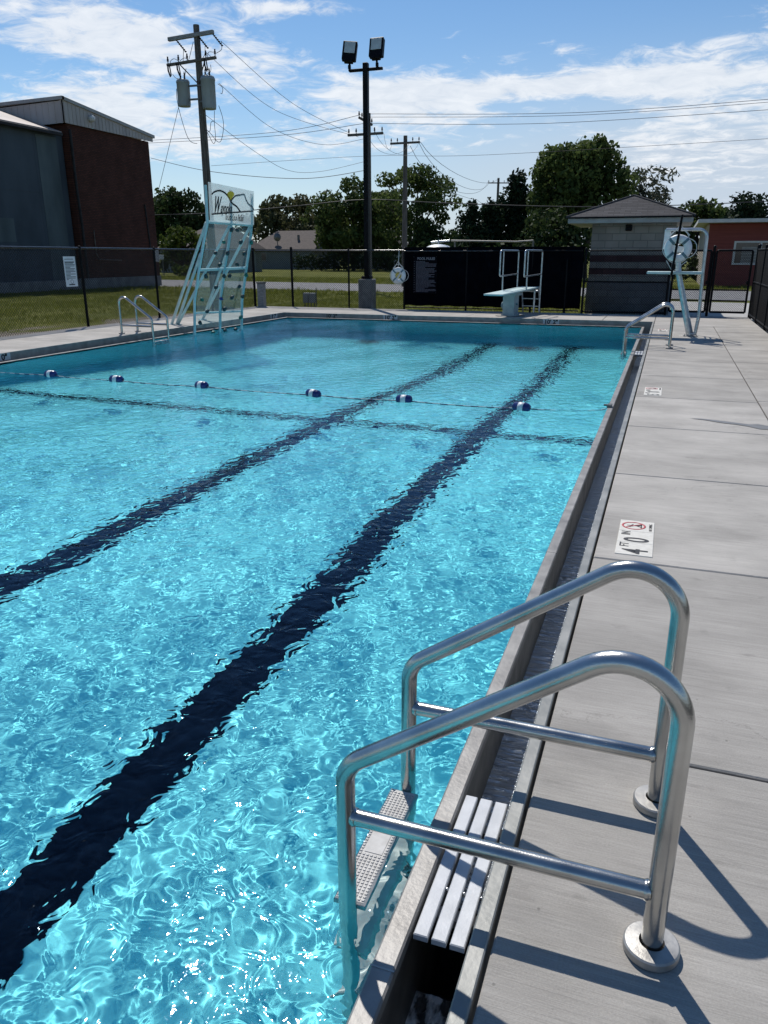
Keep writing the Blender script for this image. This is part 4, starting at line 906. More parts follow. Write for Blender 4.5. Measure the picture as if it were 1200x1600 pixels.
for i in range(26):
    y = y0 + .1 + i * (y1 - y0) / 26; f = (y - y0) / (y1 - y0); b.prism([(.151, y, 8.17), (.151, y + .05, 8.17), (.151, y + .05, hA + (hB - hA) * f - .12), (.151, y, hA + (hB - hA) * f - .12)], (.018, 0, 0))
for i in range(50): x = .0 - i * .4; b.prism([(x, y0 - .018, 8.14 - i * .0132), (x + .05, y0 - .018, 8.14 - i * .0132), (x + .05, y0 - .018, hA - .14 - i * .0095), (x, y0 - .018, hA - .14 - i * .0095)], (0, .017, 0))
par = b.build('parapet', M['fascia_metal'], br)
b = MB(); b.prism([(.02, y0 - .06, hA - .06), (.24, y0 - .06, hA - .06), (.24, y1 + .1, hB - .06), (.02, y1 + .1, hB - .06)], (0, 0, .16)); b.prism([(-20, y0 - .1, 8.74), (.24, y0 - .1, hA - .06), (.24, y0 + .1, hA - .06), (-20, y0 + .1, 8.74)], (0, 0, .16)); b.build('coping', M['trim'], par)
b = MB(); b.prism([(-20, y0, 8.5), (.0, y0, hA - .1), (0, y1, hB - .1), (-20, y1, 7.9)], (0, 0, .05)); b.build('roof', M['roof_metal'], br)
b = MB(); b.lathe([(.001, .30), (.10, .28), (.17, .18), (.18, .05), (.14, 0), (.14, -.02)], (.17, at(139, 183, 1).y * 0 + 1.6, 8.62), 'x', 16); b.build('lamp', M['trim_white'], par)
b = MB(); b.tube([(.10, .02, 7.9), (.10, .02, 5.0), (.12, .08, 3.4), (.12, .10, .5)], .065, 8); b.build('downpipe', M['conduit_dark'], br)
b = MB(); b.tube([(.06, 1.05, 3.0), (.06, 1.05, 1.8), (.06, 1.25, 1.45), (.06, 3.2, 1.42)], .022, 6); b.build('conduit', M['steel_dark'], br); b = MB(); b.tube([(.06, 5.9, 4.6), (.06, 6.1, 2.0)], .04, 6); b.build('conduit', M['conduit_dark'], br)
b = MB(); b.box((.0, 6.35, 1.3), (.16, 6.75, 2.0), bev=.02); b.build('meter_box', M['trim'], br)
gb = thing('metal_building', 'low bluish grey metal building with a rusty roof at the photo edge', 'building', (BX - .3, 36.0, 0))
b = MB(); b.box((-16, -16, -.1), (0, -.0, 7.62)); b.build('wall', M['grey_metal'], gb)
b = MB(); b.box((-16, -16, -.1), (.10, .05, .42), bev=.01); b.build('foundation', M['foundation'], gb)
b = MB(); b.prism([(.35, -16.3, 7.66), (.35, -.36, 7.66), (-8, -.36, 10.25), (-8, -16.3, 10.25)], (0, 0, .06)); b.prism([(-16.3, -16.3, 7.66), (-8, -16.3, 10.25), (-8, -.36, 10.25), (-16.3, -.36, 7.66)], (0, 0, .06)); b.build('roof', M['roof_metal'], gb)
b = MB(); b.box((.30, -16.3, 7.50), (.42, -.38, 7.66), bev=.02); b.build('gutter', M['conduit_dark'], gb)
b = MB()
for zz in (1.9, 4.7): b.box((.001, -16, zz), (.012, -.02, zz + .03))
for i in range(5): y = -14.5 + i * 3.1; b.box((.001, y, .45), (.006, y + .03, 7.48))
b.build('panel_seam', M['grey_metal'], gb)
b = MB(); b.box((.001, -6.2, 1.95), (.03, -3.0, 2.0)); b.build('ledge', M['grey_metal'], gb)
M['grey_panel'] = noise_mat('faded_panel', (.055, .075, .083), (.10, .13, .14), .9, .6, (1, 1, .3), .1, 6, detail=9, spec=.2)
b = MB(); b.box((.002, -1.9, .43), (.014, -.45, 7.45)); b.build('faded_panel', M['grey_panel'], gb)
b = MB(); b.box((.002, -5.3, 2.3), (.010, -4.1, 3.4)); b.build('faded_panel', M['grey_panel'], gb)

# ------------------------------------------------------------------ far houses
def house(x0, x1, y, depth, eave, ridge, label, wallmat, hip=0.0, win=None, dish=False, hipl=None):
    t = thing('house', label, 'house', (x0, y, 0), 0, 'low houses beyond the field'); w = x1 - x0
    b = MB(); b.box((0, 0, -.1), (w, depth, eave)); b.build('wall', wallmat, t)
    hl = hip if hipl is None else hipl
    b = MB(); a_, c_ = (-.4, -.4, eave - .1), (w + .4, -.4, eave - .1); d_, e_ = (w + .4, depth + .4, eave - .1), (-.4, depth + .4, eave - .1); r0 = (hl, depth / 2, ridge); r1 = (w - hip, depth / 2, ridge)
    for f_ in ([a_, c_, r1, r0], [c_, d_, r1], [d_, e_, r0, r1], [e_, a_, r0]): b.prism(f_, (0, 0, .14))
    rf = b.build('roof', M['roof_tan'], t)
    for (xx, zz, ww, hh) in win or []:
        b = MB(); b.box((xx, -.06, zz), (xx + ww, -.005, zz + hh)); wn = b.build('window', M['trim'], t); b = MB(); b.box((xx + .08, -.075, zz + .08), (xx + ww - .08, -.06, zz + hh - .08)); b.build('pane', M['glass_dark'], wn)
    if dish:
        b = MB(); k = (dish - 0); zz = eave + (ridge - eave) * .25; b.tube([(k, depth * .1, zz), (k, depth * .1, zz + .9)], .06, 6); b.lathe([(.02, .0), (.35, .06), (.55, .18)], (k, depth * .1 - .2, zz + 1.0), 'y', 14); b.build('satellite_dish', M['steel_dark'], rf)
        b = MB(); b.box((dish + 2.6, depth * .2, eave + .4), (dish + 2.85, depth * .2 + .25, eave + 1.9)); b.build('chimney', M['steel_dark'], rf)
    return t
house(at(392, 390, 100).x, at(490, 390, 100).x, 100, 9, 2.5, 4.9, 'far house with a satellite dish on its tan roof', M['house_wall'], .4, [(1.5, 1.0, .9, 1.1)], 3.7, hipl=1.9)
house(at(249, 384, 76).x, at(345, 384, 76).x, 76, 9, 2.4, 4.9, 'far house partly hidden behind the small bright green tree', M['house_wall'], 1.5, [(5, 1, 1.1, 1.1)], hipl=4.2)
house(at(548, 380, 104).x, at(616, 380, 104).x, 104, 8, 2.6, 4.5, 'far tan roofed house seen just behind the floodlight pole', M['house_wall'], 1.0, [(3, .9, 1, 1.1)])

# ------------------------------------------------------------------ trees
def clumps_mesh(name, cl, per, leaf, mat, parent, seed, elong=1.6, base=.5, up=0.0):
    g_ = np.random.default_rng(seed); Vs = []; Ts = []
    for (c, r, tint) in cl:
        r = np.array(r); n = max(12, int(per * (r[0] * r[1] * r[2]) ** (2 / 3)))
        d = g_.normal(size=(n, 3)); d /= np.linalg.norm(d, axis=1)[:, None]; rad = g_.uniform(.25, 1.08, n) ** .55
        P = np.array(c) + d * r * rad[:, None]
        nr = d + g_.normal(0, .8, (n, 3)) + np.array([0, 0, up]); nr /= np.linalg.norm(nr, axis=1)[:, None]
        t_ = np.cross(nr, g_.normal(size=(n, 3))); t_ /= np.linalg.norm(t_, axis=1)[:, None]; b_ = np.cross(nr, t_)
        s = leaf * g_.uniform(.6, 1.4, n)[:, None]
        Vs.append(np.stack([P - t_ * s * elong * .5, P - b_ * s * .5, P + t_ * s * elong * .5, P + b_ * s * .5], 1).reshape(-1, 3))
        Ts.append(np.repeat(np.clip(tint + g_.normal(0, .13, n), 0, 1), 4))
    V = np.concatenate(Vs); return np_mesh(name, V, np.arange(len(V)).reshape(-1, 4), mat, parent, attr=np.concatenate(Ts))
def make_crown(g_, kind, H, W, z0):
    cl = []
    if kind == 'round':
        n = 50
        for i in range(n):
            d = g_.normal(size=3); d /= np.linalg.norm(d); k = g_.uniform(.45, .95)
            z = z0 + (H - z0) * (.5 + .5 * d[2] * k); wz = 1.0 - .25 * max(0, (z - z0) / (H - z0) - .55) * 2
            r = (H - z0) * g_.uniform(.11, .18); cl.append(((d[0] * k * W * wz, d[1] * k * W * wz, min(z, H - r * .8)), (r * 1.15, r * 1.15, r * .85), g_.uniform(.15, .9)))
        for i in range(46):
            d = g_.normal(size=3); d /= np.linalg.norm(d); d[2] = d[2] * .9 + .1; z = z0 + (H - z0) * (.5 + .49 * d[2]); wz = 1.0 - .25 * max(0, (z - z0) / (H - z0) - .55) * 2; r = (H - z0) * g_.uniform(.045, .085)
            cl.append(((d[0] * 1.06 * W * wz, d[1] * 1.06 * W * wz, z), (r * .9, r * .9, r * 1.3), g_.uniform(.2, 1.0)))
    elif kind == 'open':
        for i in range(44):
            a_ = g_.uniform(0, 2 * PI); k = g_.uniform(.2, 1.0); z = z0 + (H - z0) * g_.uniform(.05, 1.0) ** .8; f = (z - z0) / (H - z0); w = W * (.55 + .55 * math.sin(PI * (f * .8 + .12))) * k
            r = (H - z0) * g_.uniform(.08, .155); cl.append(((w * math.cos(a_), w * math.sin(a_), min(z, H - r * .6)), (r * 1.2, r * 1.2, r * .8), g_.uniform(.15, .9)))
    elif kind == 'cedar':
        for i in range(64):
            f = g_.uniform(0, 1) ** .8; z = z0 + (H - z0) * f; w = W * (1 - f ** 1.6 * .85) * g_.uniform(.25, 1.0); a_ = g_.uniform(0, 2 * PI); r = (H - z0) * .10 * g_.uniform(.7, 1.3) * (1.15 - f * .5)
            cl.append(((w * math.cos(a_), w * math.sin(a_), z), (r * 1.1, r * 1.1, r * 1.6), g_.uniform(.1, .8)))
        for k in range(7): a_ = g_.uniform(0, 2 * PI); w = W * g_.uniform(.1, .75); z = z0 + (H - z0) * (1 - .75 * w / W) ; cl.append(((w * math.cos(a_), w * math.sin(a_), z), (.12 * W, .12 * W, .10 * (H - z0)), g_.uniform(.2, .7)))
    elif kind == 'spread':
        for i in range(44):
            a_ = g_.uniform(0, 2 * PI); k = math.sqrt(g_.uniform(0, 1)); top = H - (H - z0) * .42 * k ** 2.2; z = top - g_.uniform(0, 1) * (top - z0) * .75; r = (H - z0) * g_.uniform(.13, .20)
            cl.append(((k * W * math.cos(a_), k * W * math.sin(a_), z), (r * 1.25, r * 1.25, r * .85), g_.uniform(.15, .9)))
    return cl
def tree(label, base, H, W, z0, kind, mat, seed, leaf=.28, per=105, trunk=.25, cat='tree', name='tree', ydepth=.8, elong=1.6, stems=1):
    g_ = np.random.default_rng(seed); t = thing(name, label, cat, base, 0, 'trees beyond the field')
    cl = make_crown(g_, kind, H, W, z0); cl = [((c[0], c[1] * ydepth, c[2]), r, q_) for c, r, q_ in cl]
    clumps_mesh('crown', cl, per, leaf, M[mat], t, seed + 100, elong)
    b = MB(); hh = z0 + (H - z0) * .55
    for s in range(stems):
        ox = (s - (stems - 1) / 2) * trunk * 3.2
        b.tube([(ox, 0, -.15), (ox * .9 + .05, 0, z0 * .5), (ox * 1.2 - .05, .05, z0 + .2), (ox * 1.6 + .1, 0, hh)], [trunk * 1.2, trunk, trunk * .8, trunk * .3], 8)
    for c, r, q_ in cl[::3]:
        zz = min(max(z0 * .75, c[2] - (H - z0) * .3), hh * .9); b.tube([(0, 0, zz), (c[0] * .5, c[1] * .5, zz + (c[2] - zz) * .45), (c[0] * .95, c[1] * .95, c[2])], [trunk * .42, trunk * .25, trunk * .08], 5, caps=False)
    b.build('trunk', M['bark'], t)
    return t
def tp(u, v, y): p = at(u, v, y); return p
def plant(label, uc, vtop, ul, ur, y, zbase, kind, mat, seed, **kw):
    top = at(uc, vtop, y); xl = at(ul, 370, y).x; xr = at(ur, 370, y).x; W = (xr - xl) / 2; cx = (xl + xr) / 2
    return tree(label, (cx, y, -.1), top.z + .1, W * 1.04, zbase, kind, mat, seed, **kw)
plant('dark tree rising just right of the brick building', 278, 292, 238, 318, 84, 1.2, 'round', 'leaf_dark', 21, leaf=.30)
plant('small yellow green tree in front of a far house', 285, 355, 254, 314, 65, .9, 'round', 'leaf_bright', 22, leaf=.20, per=150)
plant('broad brownish green tree behind the house with the satellite dish', 455, 297, 397, 532, 112, 2.0, 'spread', 'leaf_brown', 23, leaf=.36, per=90)
plant('dense dark tree left of the floodlight pole', 548, 284, 488, 618, 96, .8, 'round', 'leaf_mid', 24, leaf=.30)
plant('open branched tree behind the second utility pole', 652, 261, 592, 708, 92, 2.2, 'open', 'leaf_mid', 25, leaf=.26, per=120, trunk=.3, stems=2)
plant('low dark cedar left of the tallest tree', 728, 322, 700, 772, 72, .3, 'cedar', 'leaf_cedar', 26, leaf=.22, per=130)
plant('mid height dark cedar between the low cedar and the jagged one', 762, 318, 730, 800, 74, .3, 'cedar', 'leaf_cedar', 36, leaf=.23, per=140)
plant('tall dark cedar with jagged top beside the far pole', 800, 281, 752, 850, 76, .3, 'cedar', 'leaf_cedar', 27, leaf=.24, per=130)
plant('tallest broad tree rising behind the block hut', 902, 213, 828, 966, 70, 2.6, 'round', 'leaf_mid', 28, leaf=.24, per=170, trunk=.32, stems=3)
plant('thin grey leaved tree right of the tallest tree', 1010, 262, 975, 1040, 80, 2.5, 'open', 'leaf_grey', 29, leaf=.17, per=80, elong=2.6)
plant('mid green bushy tree behind the roof of the hut', 1092, 312, 1040, 1138, 82, 1.5, 'round', 'leaf_mid', 30, leaf=.26)
plant('dark cedar with ragged top rising above the red building', 1162, 307, 1134, 1188, 76, .5, 'spread', 'leaf_cedar', 31, leaf=.22, per=130)
plant('rounded green shrub tree left of the ragged dark cedar', 1125, 326, 1100, 1152, 86, 1.2, 'round', 'leaf_dark', 32, leaf=.26)
plant('dark shaded tree hiding behind the windscreen fence', 860, 320, 815, 925, 60, .2, 'round', 'leaf_dark', 33, leaf=.22)
plant('low leafy tree at the foot of the second utility pole', 690, 345, 640, 722, 88, .3, 'spread', 'leaf_dark', 34, leaf=.26)
plant('slim leafy tree right beside the floodlight pole', 602, 300, 575, 640, 102, 1.5, 'open', 'leaf_mid', 35, leaf=.28)
def hedge(label, ua, ub, v, y, seed, mat='leaf_dark', zb=0):
    a_, c_ = at(ua, v, y), at(ub, v, y); g_ = np.random.default_rng(seed); cl = []; n = int((c_.x - a_.x) / .7)
    for i in range(n): x = a_.x + (c_.x - a_.x) * (i + .5) / n; h = a_.z * g_.uniform(.8, 1.05); cl.append(((x, y + g_.uniform(-.4, .4), h * .5), (.7, .7, h * .52), g_.uniform(.1, .7)))
    o_ = clumps_mesh('hedge', cl, 150, .24, M[mat], None, seed); return tag(o_, label, 'hedge', 'dark hedges beyond the field')
hedge('dark hedge between the dish house and the floodlight pole', 462, 640, 396, 90, 51); hedge('dark hedge behind the small yellow green tree', 236, 335, 392, 70, 52); hedge('dark hedge in the shade behind the windscreen fence', 640, 905, 380, 56, 53)
hedge('low pale shrub row on the field by the small tree', 272, 300, 412, 60, 54, 'leaf_bright')
hedge('dark hedge behind the block hut and gate', 1030, 1100, 395, 62, 55)
t = thing('sign_board', 'small white sign beside the far house near the brick building', 'sign', (-44.5, 63, 0))
b = MB(); b.box((-.65, 0, 1.35), (.75, .06, 1.75), bev=.01); b.build('board', M['sign_white'], t); b = MB(); b.tube([(-.5, .06, -.1), (-.5, .06, 1.6)], .04, 6); b.tube([(.6, .06, -.1), (.6, .06, 1.6)], .04, 6); b.build('post', M['steel_dark'], t)

# ------------------------------------------------------------------ floodlight pole
t = thing('floodlight_pole', 'black pole with two floodlights on a square concrete footing', 'floodlight', (-9.57, 25.25, 0))
b = MB(); b.box((-.23, -.23, -.15), (.23, .23, .92), bev=.02); b.build('footing', M['concrete_block'], t)
b = MB(); b.box((-.15, -.15, .92), (.15, .15, 1.02), bev=.02); b.box((-.078, -.078, 1.02), (.078, .078, 7.33), bev=.015); b.build('pole', M['black_metal'], t)
b = MB(); b.box((-.55, -.05, 7.10), (.55, .05, 7.18), bev=.01); b.build('cross_arm', M['black_metal'], t)
for s, cx, cz, ry, rzz in ((-1, -.53, 7.68, R(5), R(14)), (1, .36, 7.71, R(-1), R(2))):
    h = MB(); h.box((-.22, -.06, -.30), (.22, .10, .30), bev=.03); h.box((-.14, -.09, -.36), (.14, .08, -.28), bev=.02)
    hd = h.build('lamp_head', M['black_metal'], t); hd.location = (cx, 0, cz); hd.rotation_euler = (R(-18), ry, rzz)
    l_ = MB(); l_.box((-.165, -.072, -.085), (.165, -.061, .255), bev=.004); l_.build('lamp_lens', M['lens'], hd)
    k = MB(); k.tube([(cx + .02 * s, 0, 7.14), (cx, 0, 7.42)], .035, 8); k.lathe([(.05, 7.20), (.05, 7.30)], (cx + .015 * s, 0, 0), n=10); k.build('bracket', M['black_metal'], t)

# ------------------------------------------------------------------ utility poles
PB = Vector((-18.1, 29.5, 0))
p1 = thing('utility_pole', 'weathered wooden utility pole carrying two grey transformers', 'utility pole', PB, 0, 'wooden utility poles')
H1 = at(306, 39, 29.5).z
b = MB(); b.tube([(0.02, 0, -.2), (0, 0, 5), (-.02, 0, H1)], [.19, .155, .115], 14); b.build('shaft', M['wood_pole'], p1)
def arm(t, base, ul, vl, ur, vr, y, mat, w=.06, h=.06, name='cross_arm'):
    a_ = at(ul, vl, y) - base; c_ = at(ur, vr, y) - base; d = (c_ - a_); ang = math.atan2(d.z, d.x); b = MB(); L_ = d.length
    b.box((0, -w - .12, -h), (L_, w - .12, h), bev=.012); b.v = [tuple(a_ + Matrix.Rotation(-ang, 3, 'Y') @ Vector(p)) for p in b.v]; return b.build(name, M[mat], t), a_, c_
arm(p1, PB, 266, 63, 336, 51, 29.5, 'wood_grey', .06, .07)
_, aL, aR = arm(p1, PB, 264, 103, 340, 91, 29.5, 'wood_pole', .05, .05)
def insul(t, p, h=.24, r=.05):
    b = MB(); b.lathe([(.018, 0), (.018, h * .3), (r, h * .35), (r * .6, h * .5), (r * .9, h * .6), (r * .5, h * .75), (r * .6, h), (.002, h)], tuple(p), n=10); b.build('insulator', M['black_metal'], t)
for f in (.02, .24, .42, .80, .985): insul(p1, aL.lerp(aR, f) + Vector((0, -.12, .05)))
b = MB()
for f0 in (.25, .80): b.tube([aL.lerp(aR, f0) + Vector((0, -.17, 0)), Vector((0, -.15, aL.z - .75))], .022, 6)
b.build('arm_brace', M['wood_pole'], p1)
for f in (.03, .22, .78):                                     # hanging cutouts
    c = aL.lerp(aR, f) + Vector((0, -.18, -.02)); b = MB(); b.tube([c, c + Vector((.03, -.04, -.2)), c + Vector((.12, -.05, -.42))], .03, 6); b.tube([c + Vector((.10, -.04, -.02)), c + Vector((.16, -.05, -.38))], .022, 6); b.build('fuse_cutout', M['black_metal'], p1)
tl, tr_ = at(267, 63, 29.5) - PB, at(336, 51, 29.5) - PB
for f, k in ((.16, 0), (.66, 1), (.98, 2)):                    # strain insulators under the top arm
    c = tl.lerp(tr_, f) + Vector((0, -.1, -.06)); b = MB(); e = c + Vector((.34, .05, -.40))
    for q_ in np.linspace(0, 1, 7): b.lathe([(.015, -.03), (.045, -.01), (.045, .01), (.015, .03)], tuple(c.lerp(e, q_)), n=8)
    b.tube([c, e], .018, 6); b.build('strain_insulator', M['black_metal'], p1)
def can(cx, cz, r, h, parent):
    b = MB(); b.lathe([(.002, 0), (r * .92, .0), (r * .95, .03), (r, h * .12), (r, h * .86), (r * 1.05, h * .87), (r * 1.05, h * .93), (r * .9, h), (.002, h + .03)], (cx, -.12, cz), n=22); o_ = b.build('transformer', M['trans_can'], parent)
    for dx_ in (-.08, .10):
        c = MB(); c.lathe([(.03, 0), (.045, .05), (.025, .08), (.04, .12), (.02, .16), (.03, .2), (.008, .28), (.002, .28)], (cx + dx_, -.14, cz + h), n=10); c.build('bushing', M['black_metal'], o_)
    s = 1 if cx > 0 else -1; c = MB()
    for zz in (.25, .75): c.box((min(cx - s * r, 0), -.16, cz + h * zz - .03), (max(cx - s * r, 0), -.08, cz + h * zz + .03))
    c.build('hanger', M['steel_dark'], o_)
c0 = at(289, 167, 29.4) - PB; c1 = at(328, 171, 29.4) - PB
can(c0.x, c0.z, .25, .95, p1); can(c1.x, c1.z, .27, 1.15, p1)
def drop(pix, y, parent, base, r=.011, name='drop_wire'):
    b = MB(); b.tube([at(u, v, y) - base for u, v in smooth(pix, 4)], r, 5); b.build(name, M['wire'], parent)
def zz8(x, y): return (230 + x / 6.665, 20 + y / 6.665)
for P_ in ([(305, 790), (310, 900), (345, 1060), (410, 1270), (460, 1345), (520, 1362)], [(745, 965), (785, 1090), (795, 1200), (770, 1330), (730, 1340), (680, 1280), (625, 1222), (598, 1230)], [(700, 1020), (700, 1150), (712, 1310), (690, 1362), (650, 1290), (615, 1225)], [(700, 1130), (665, 1140), (655, 1225), (630, 1240)],
           [(265, 640), (300, 680), (360, 690)], [(405, 580), (385, 700)], [(770, 300), (775, 380), (720, 420)], [(602, 330), (600, 430), (570, 480)], [(480, 300), (437, 480)], [(378, 370), (375, 500)], [(660, 540), (660, 610), (605, 650)], [(240, 540), (245, 500), (280, 478), (320, 500)], [(340, 500), (390, 470), (440, 495)], [(625, 470), (640, 410), (690, 410)], [(735, 740), (785, 780), (780, 840), (765, 835)]):
    drop([zz8(*p) for p in P_], 29.3, p1, PB)
b = MB(); b.tube([(.16, -.1, 2.2), (.16, -.1, 6.0)], .035, 6); b.build('riser_conduit', M['wood_pole'], p1)

def simple_pole(label, ub, y, vtop, r0, r1, arms, base_z=-.2):
    top = at(ub, vtop, y); base = Vector((top.x, y, 0)); t = thing('utility_pole', label, 'utility pole', base, 0, 'wooden utility poles'); b = MB(); b.tube([(0, 0, base_z), (0, 0, top.z)], [r0, r1], 10); b.build('shaft', M['wood_pole'], t)
    for (ul, vl, ur, vr) in arms:
        _, a_, c_ = arm(t, base, ul, vl, ur, vr, y, 'wood_pole', .05, .055)
        for f in (.03, .24, .76, .97): insul(t, a_.lerp(c_, f) + Vector((0, -.12, .05)), .22, .05)
    return t, base
p2, B2 = simple_pole('wooden utility pole with one cross arm right of the floodlight pole', 633.5, 46, 212, .17, .11, [(611, 225, 657, 222.5)])
p3, B3 = simple_pole('wooden utility pole mostly hidden behind the black floodlight pole', 575.5, 38, 177, .15, .11, [(545, 212, 600, 208.5), (562, 184, 583, 196)])
p4, B4 = simple_pole('distant utility pole beside the jagged cedar', 779, 88, 278, .18, .12, [(763, 286, 796, 286)])

# ------------------------------------------------------------------ overhead wires
def wire(name, label, pts, r=.012, n=14, sag=0.0):
    P_ = [Vector(p) for p in pts]; out = []
    for i in range(len(P_) - 1):
        p0, p1, p2, p3 = P_[max(i - 1, 0)], P_[i], P_[i + 1], P_[min(i + 2, len(P_) - 1)]
        for k in range(n):
            q_ = k / n; p = .5 * (2 * p1 + (p2 - p0) * q_ + (2 * p0 - 5 * p1 + 4 * p2 - p3) * q_ ** 2 + (3 * p1 - p0 - 3 * p2 + p3) * q_ ** 3); p.z -= 4 * sag * q_ * (1 - q_); out.append(p)
    out.append(P_[-1]); base = P_[0]
    b = MB(); b.tube([p - base for p in out], r, 5); o_ = b.build(name, M['wire']); o_.location = base
    return tag(o_, label, 'power line', 'overhead power lines')
def W(u, v, y): return at(u, v, y)
y3 = 38
wire('power_line', 'topmost wire running right from the hidden pole across the sky', [W(578, 178, y3), W(900, 176, 40), W(1230, 153, 42)], .011)
wire('power_line', 'second wire running right from the hidden pole across the sky', [W(578, 183, y3), W(900, 180, 40), W(1230, 157.5, 42)], .010)
wire('power_line', 'third wire running right from the hidden pole across the sky', [W(582, 193, y3), W(860, 192.5, 40), W(1230, 169.5, 42)], .011)
wire('power_line', 'long thin wire above the treetops from the left pole to the right edge', [W(330, 259, 40), W(570, 244, 41), W(760, 242, 42), W(1230, 215, 44)], .009)
wire('power_line', 'upper wire from the hidden pole to behind the brick building', [W(565, 179, y3), W(425, 207, 42), W(180, 222, 47)], .012)
wire('power_line', 'lower wire from the hidden pole to behind the brick building', [W(568, 193, y3), W(420, 213, 42), W(180, 226, 47)], .012)
wire('power_line', 'top line from the transformer pole down to the hidden pole', [W(345, 64, 29.5), W(455, 160, 34), W(546, 208, y3)], .009)
wire('power_line', 'middle line from the transformer pole down to the hidden pole', [W(320, 80, 29.5), W(430, 172, 34), W(560, 214, y3)], .009)
wire('power_line', 'lower line from the transformer pole down to the hidden pole', [W(342, 130, 29.5), W(425, 200, 34), W(505, 226, 36), W(573, 216, y3)], .009)
wire('power_line', 'low line from the transformer pole under the cans towards the hidden pole', [W(319, 178, 29.5), W(400, 238, 34), W(450, 266, 36), W(500, 268, 37), W(572, 252, y3)], .009)
wire('power_line', 'dark service wire from the brick building to the hidden pole', [W(236, 247, 43), W(330, 268, 38), W(470, 279, 37), W(572, 266, y3)], .014)
wire('telephone_cable', 'thick dark cable crossing low in front of the trees', [W(150, 338, 46), W(330, 333, 41), W(460, 322, 39), W(573, 312, 38.3), W(700, 317.5, 40), W(900, 323, 42), W(1060, 320.5, 44), W(1230, 313, 46)], .022)
wire('guy_wire', 'steep guy wire from the transformer pole down behind the brick building', [W(279, 168, 29.3), W(248, 296, 31)], .010)
for k, (ua, va, ub_, vb) in enumerate(((600, 209, 612, 224), (576, 214, 640, 222), (584, 200, 655, 221))):
    wire('power_line', ['short sagging wire between hidden pole and next pole, left one', 'short sagging wire between hidden pole and next pole, middle one', 'short sagging wire between hidden pole and next pole, right one'][k], [W(ua, va, y3), W(ub_, vb, 46)], .008, sag=.5 + .2 * k)
for k, (ua, va, ub_, vb) in enumerate(((657, 222, 779, 278), (655, 224, 765, 284), (641, 228, 763, 283))):
    wire('power_line', ['upper wire falling from the second pole to the distant pole', 'middle wire falling from the second pole to the distant pole', 'lower wire falling from the second pole to the distant pole'][k], [W(ua, va, 46), W(ub_, vb, 88)], .014, sag=1.1 + .35 * k)
wire('power_line', 'thin wire behind the open branched tree falling to the right', [W(640, 262, 46), W(745, 312, 80), W(790, 330, 95)], .014, sag=.3)

# ------------------------------------------------------------------ small things beyond the fence
t = thing('utility_box', 'pair of small grey boxes on legs beyond the back fence', 'utility box', tuple(Vector((at(484, 476, 25.6).x, 25.6, -.1))))
for s in (-1, 1): b = MB(); b.box((s * .12 - .10, -.08, .18), (s * .12 + .10, .08, .52), bev=.012); b.build('box', M['trans_can'], t)
b = MB(); [b.tube([(x, 0, -.05), (x, 0, .2)], .02, 6) for x in (-.18, -.06, .06, .18)]; b.tube([(.26, 0, -.05), (.26, 0, .7)], .016, 6); b.build('stand', M['steel_dark'], t)
t = thing('bollard', 'grey square bollard beside the far left fence corner', 'bollard', (at(413, 480, 24.4).x, 24.25, 0))
b = MB(); b.box((-.11, -.10, -.05), (.11, .10, .76), bev=.015); b.build('post', M['wood_grey'], t); b = MB(); b.box((-.125, -.115, .76), (.125, .115, .82), bev=.012); b.build('cap', M['steel_dark'], t)
t = thing('storage_tank', 'white domed tank top showing above the black windscreen', 'tank', (at(685, 388, 31).x, 31, -.1))
b = MB(); b.lathe([(.62, 0), (.62, 1.95), (.55, 2.05), (.36, 2.14), (.15, 2.19), (.002, 2.2)], n=30); b.build('shell', M['white_plastic'], t); b = MB(); b.tube([(0, 0, 2.18), (0, 0, 2.36)], .03, 8); b.tube([(-.3, 0, 2.27), (.45, 0, 2.33)], .035, 8); b.build('valve', M['galv'], t)
xa, xb = at(705, 376, 32).x, at(833, 379, 32).x; za = at(705, 376, 32).z
t = thing('pipe_frame', 'pale horizontal pipe frame showing above the windscreen', 'frame', (xa, 32, 0))
b = MB(); b.tube([(0, 0, za), ((xb - xa) * .8, 0, za - .06), (xb - xa, 0, za - .02)], .035, 10); b.build('top_pipe', M['steel_dull'], t)
for x in (.15, xb - xa): b = MB(); b.tube([(x, .02, -.1), (x, .02, za - .03)], .035, 8); b.build('leg', M['steel_dark'], t)

# ------------------------------------------------------------------ sky, sun, camera
SUN = Vector((-.40, .625, 1.0)); el = math.atan2(1.0, math.hypot(.40, .625)); az = math.atan2(-.40, .625)
w = bpy.data.worlds.new('World'); SC.world = w; w.use_nodes = True; nt = w.node_tree; N = nt.nodes; L = nt.links
bg = N['Background']; bg.inputs['Strength'].default_value = .095
sky = N.new('ShaderNodeTexSky'); sky.sky_type = 'NISHITA'; sky.sun_disc = False; sky.sun_elevation = el; sky.sun_rotation = az; sky.air_density = 1.0; sky.dust_density = 0.0; sky.ozone_density = 3.5
tc = N.new('ShaderNodeTexCoord'); sp = N.new('ShaderNodeSeparateXYZ'); L.new(tc.outputs['Generated'], sp.inputs[0])
def mth(op, a_, b_=None, c_=None):
    x = N.new('ShaderNodeMath'); x.operation = op
    for i, q_ in enumerate((a_, b_, c_)):
        if q_ is None: continue
        if isinstance(q_, (int, float)): x.inputs[i].default_value = q_
        else: L.new(q_, x.inputs[i])
    return x.outputs[0]
AZ = mth('ARCTAN2', sp.outputs['X'], sp.outputs['Y']); EL = mth('ARCSINE', sp.outputs['Z'])
zz_ = mth('ADD', mth('MAXIMUM', sp.outputs['Z'], 0.0), .10)
cb = N.new('ShaderNodeCombineXYZ'); L.new(mth('DIVIDE', sp.outputs['X'], zz_), cb.inputs[0]); L.new(mth('DIVIDE', sp.outputs['Y'], zz_), cb.inputs[1])
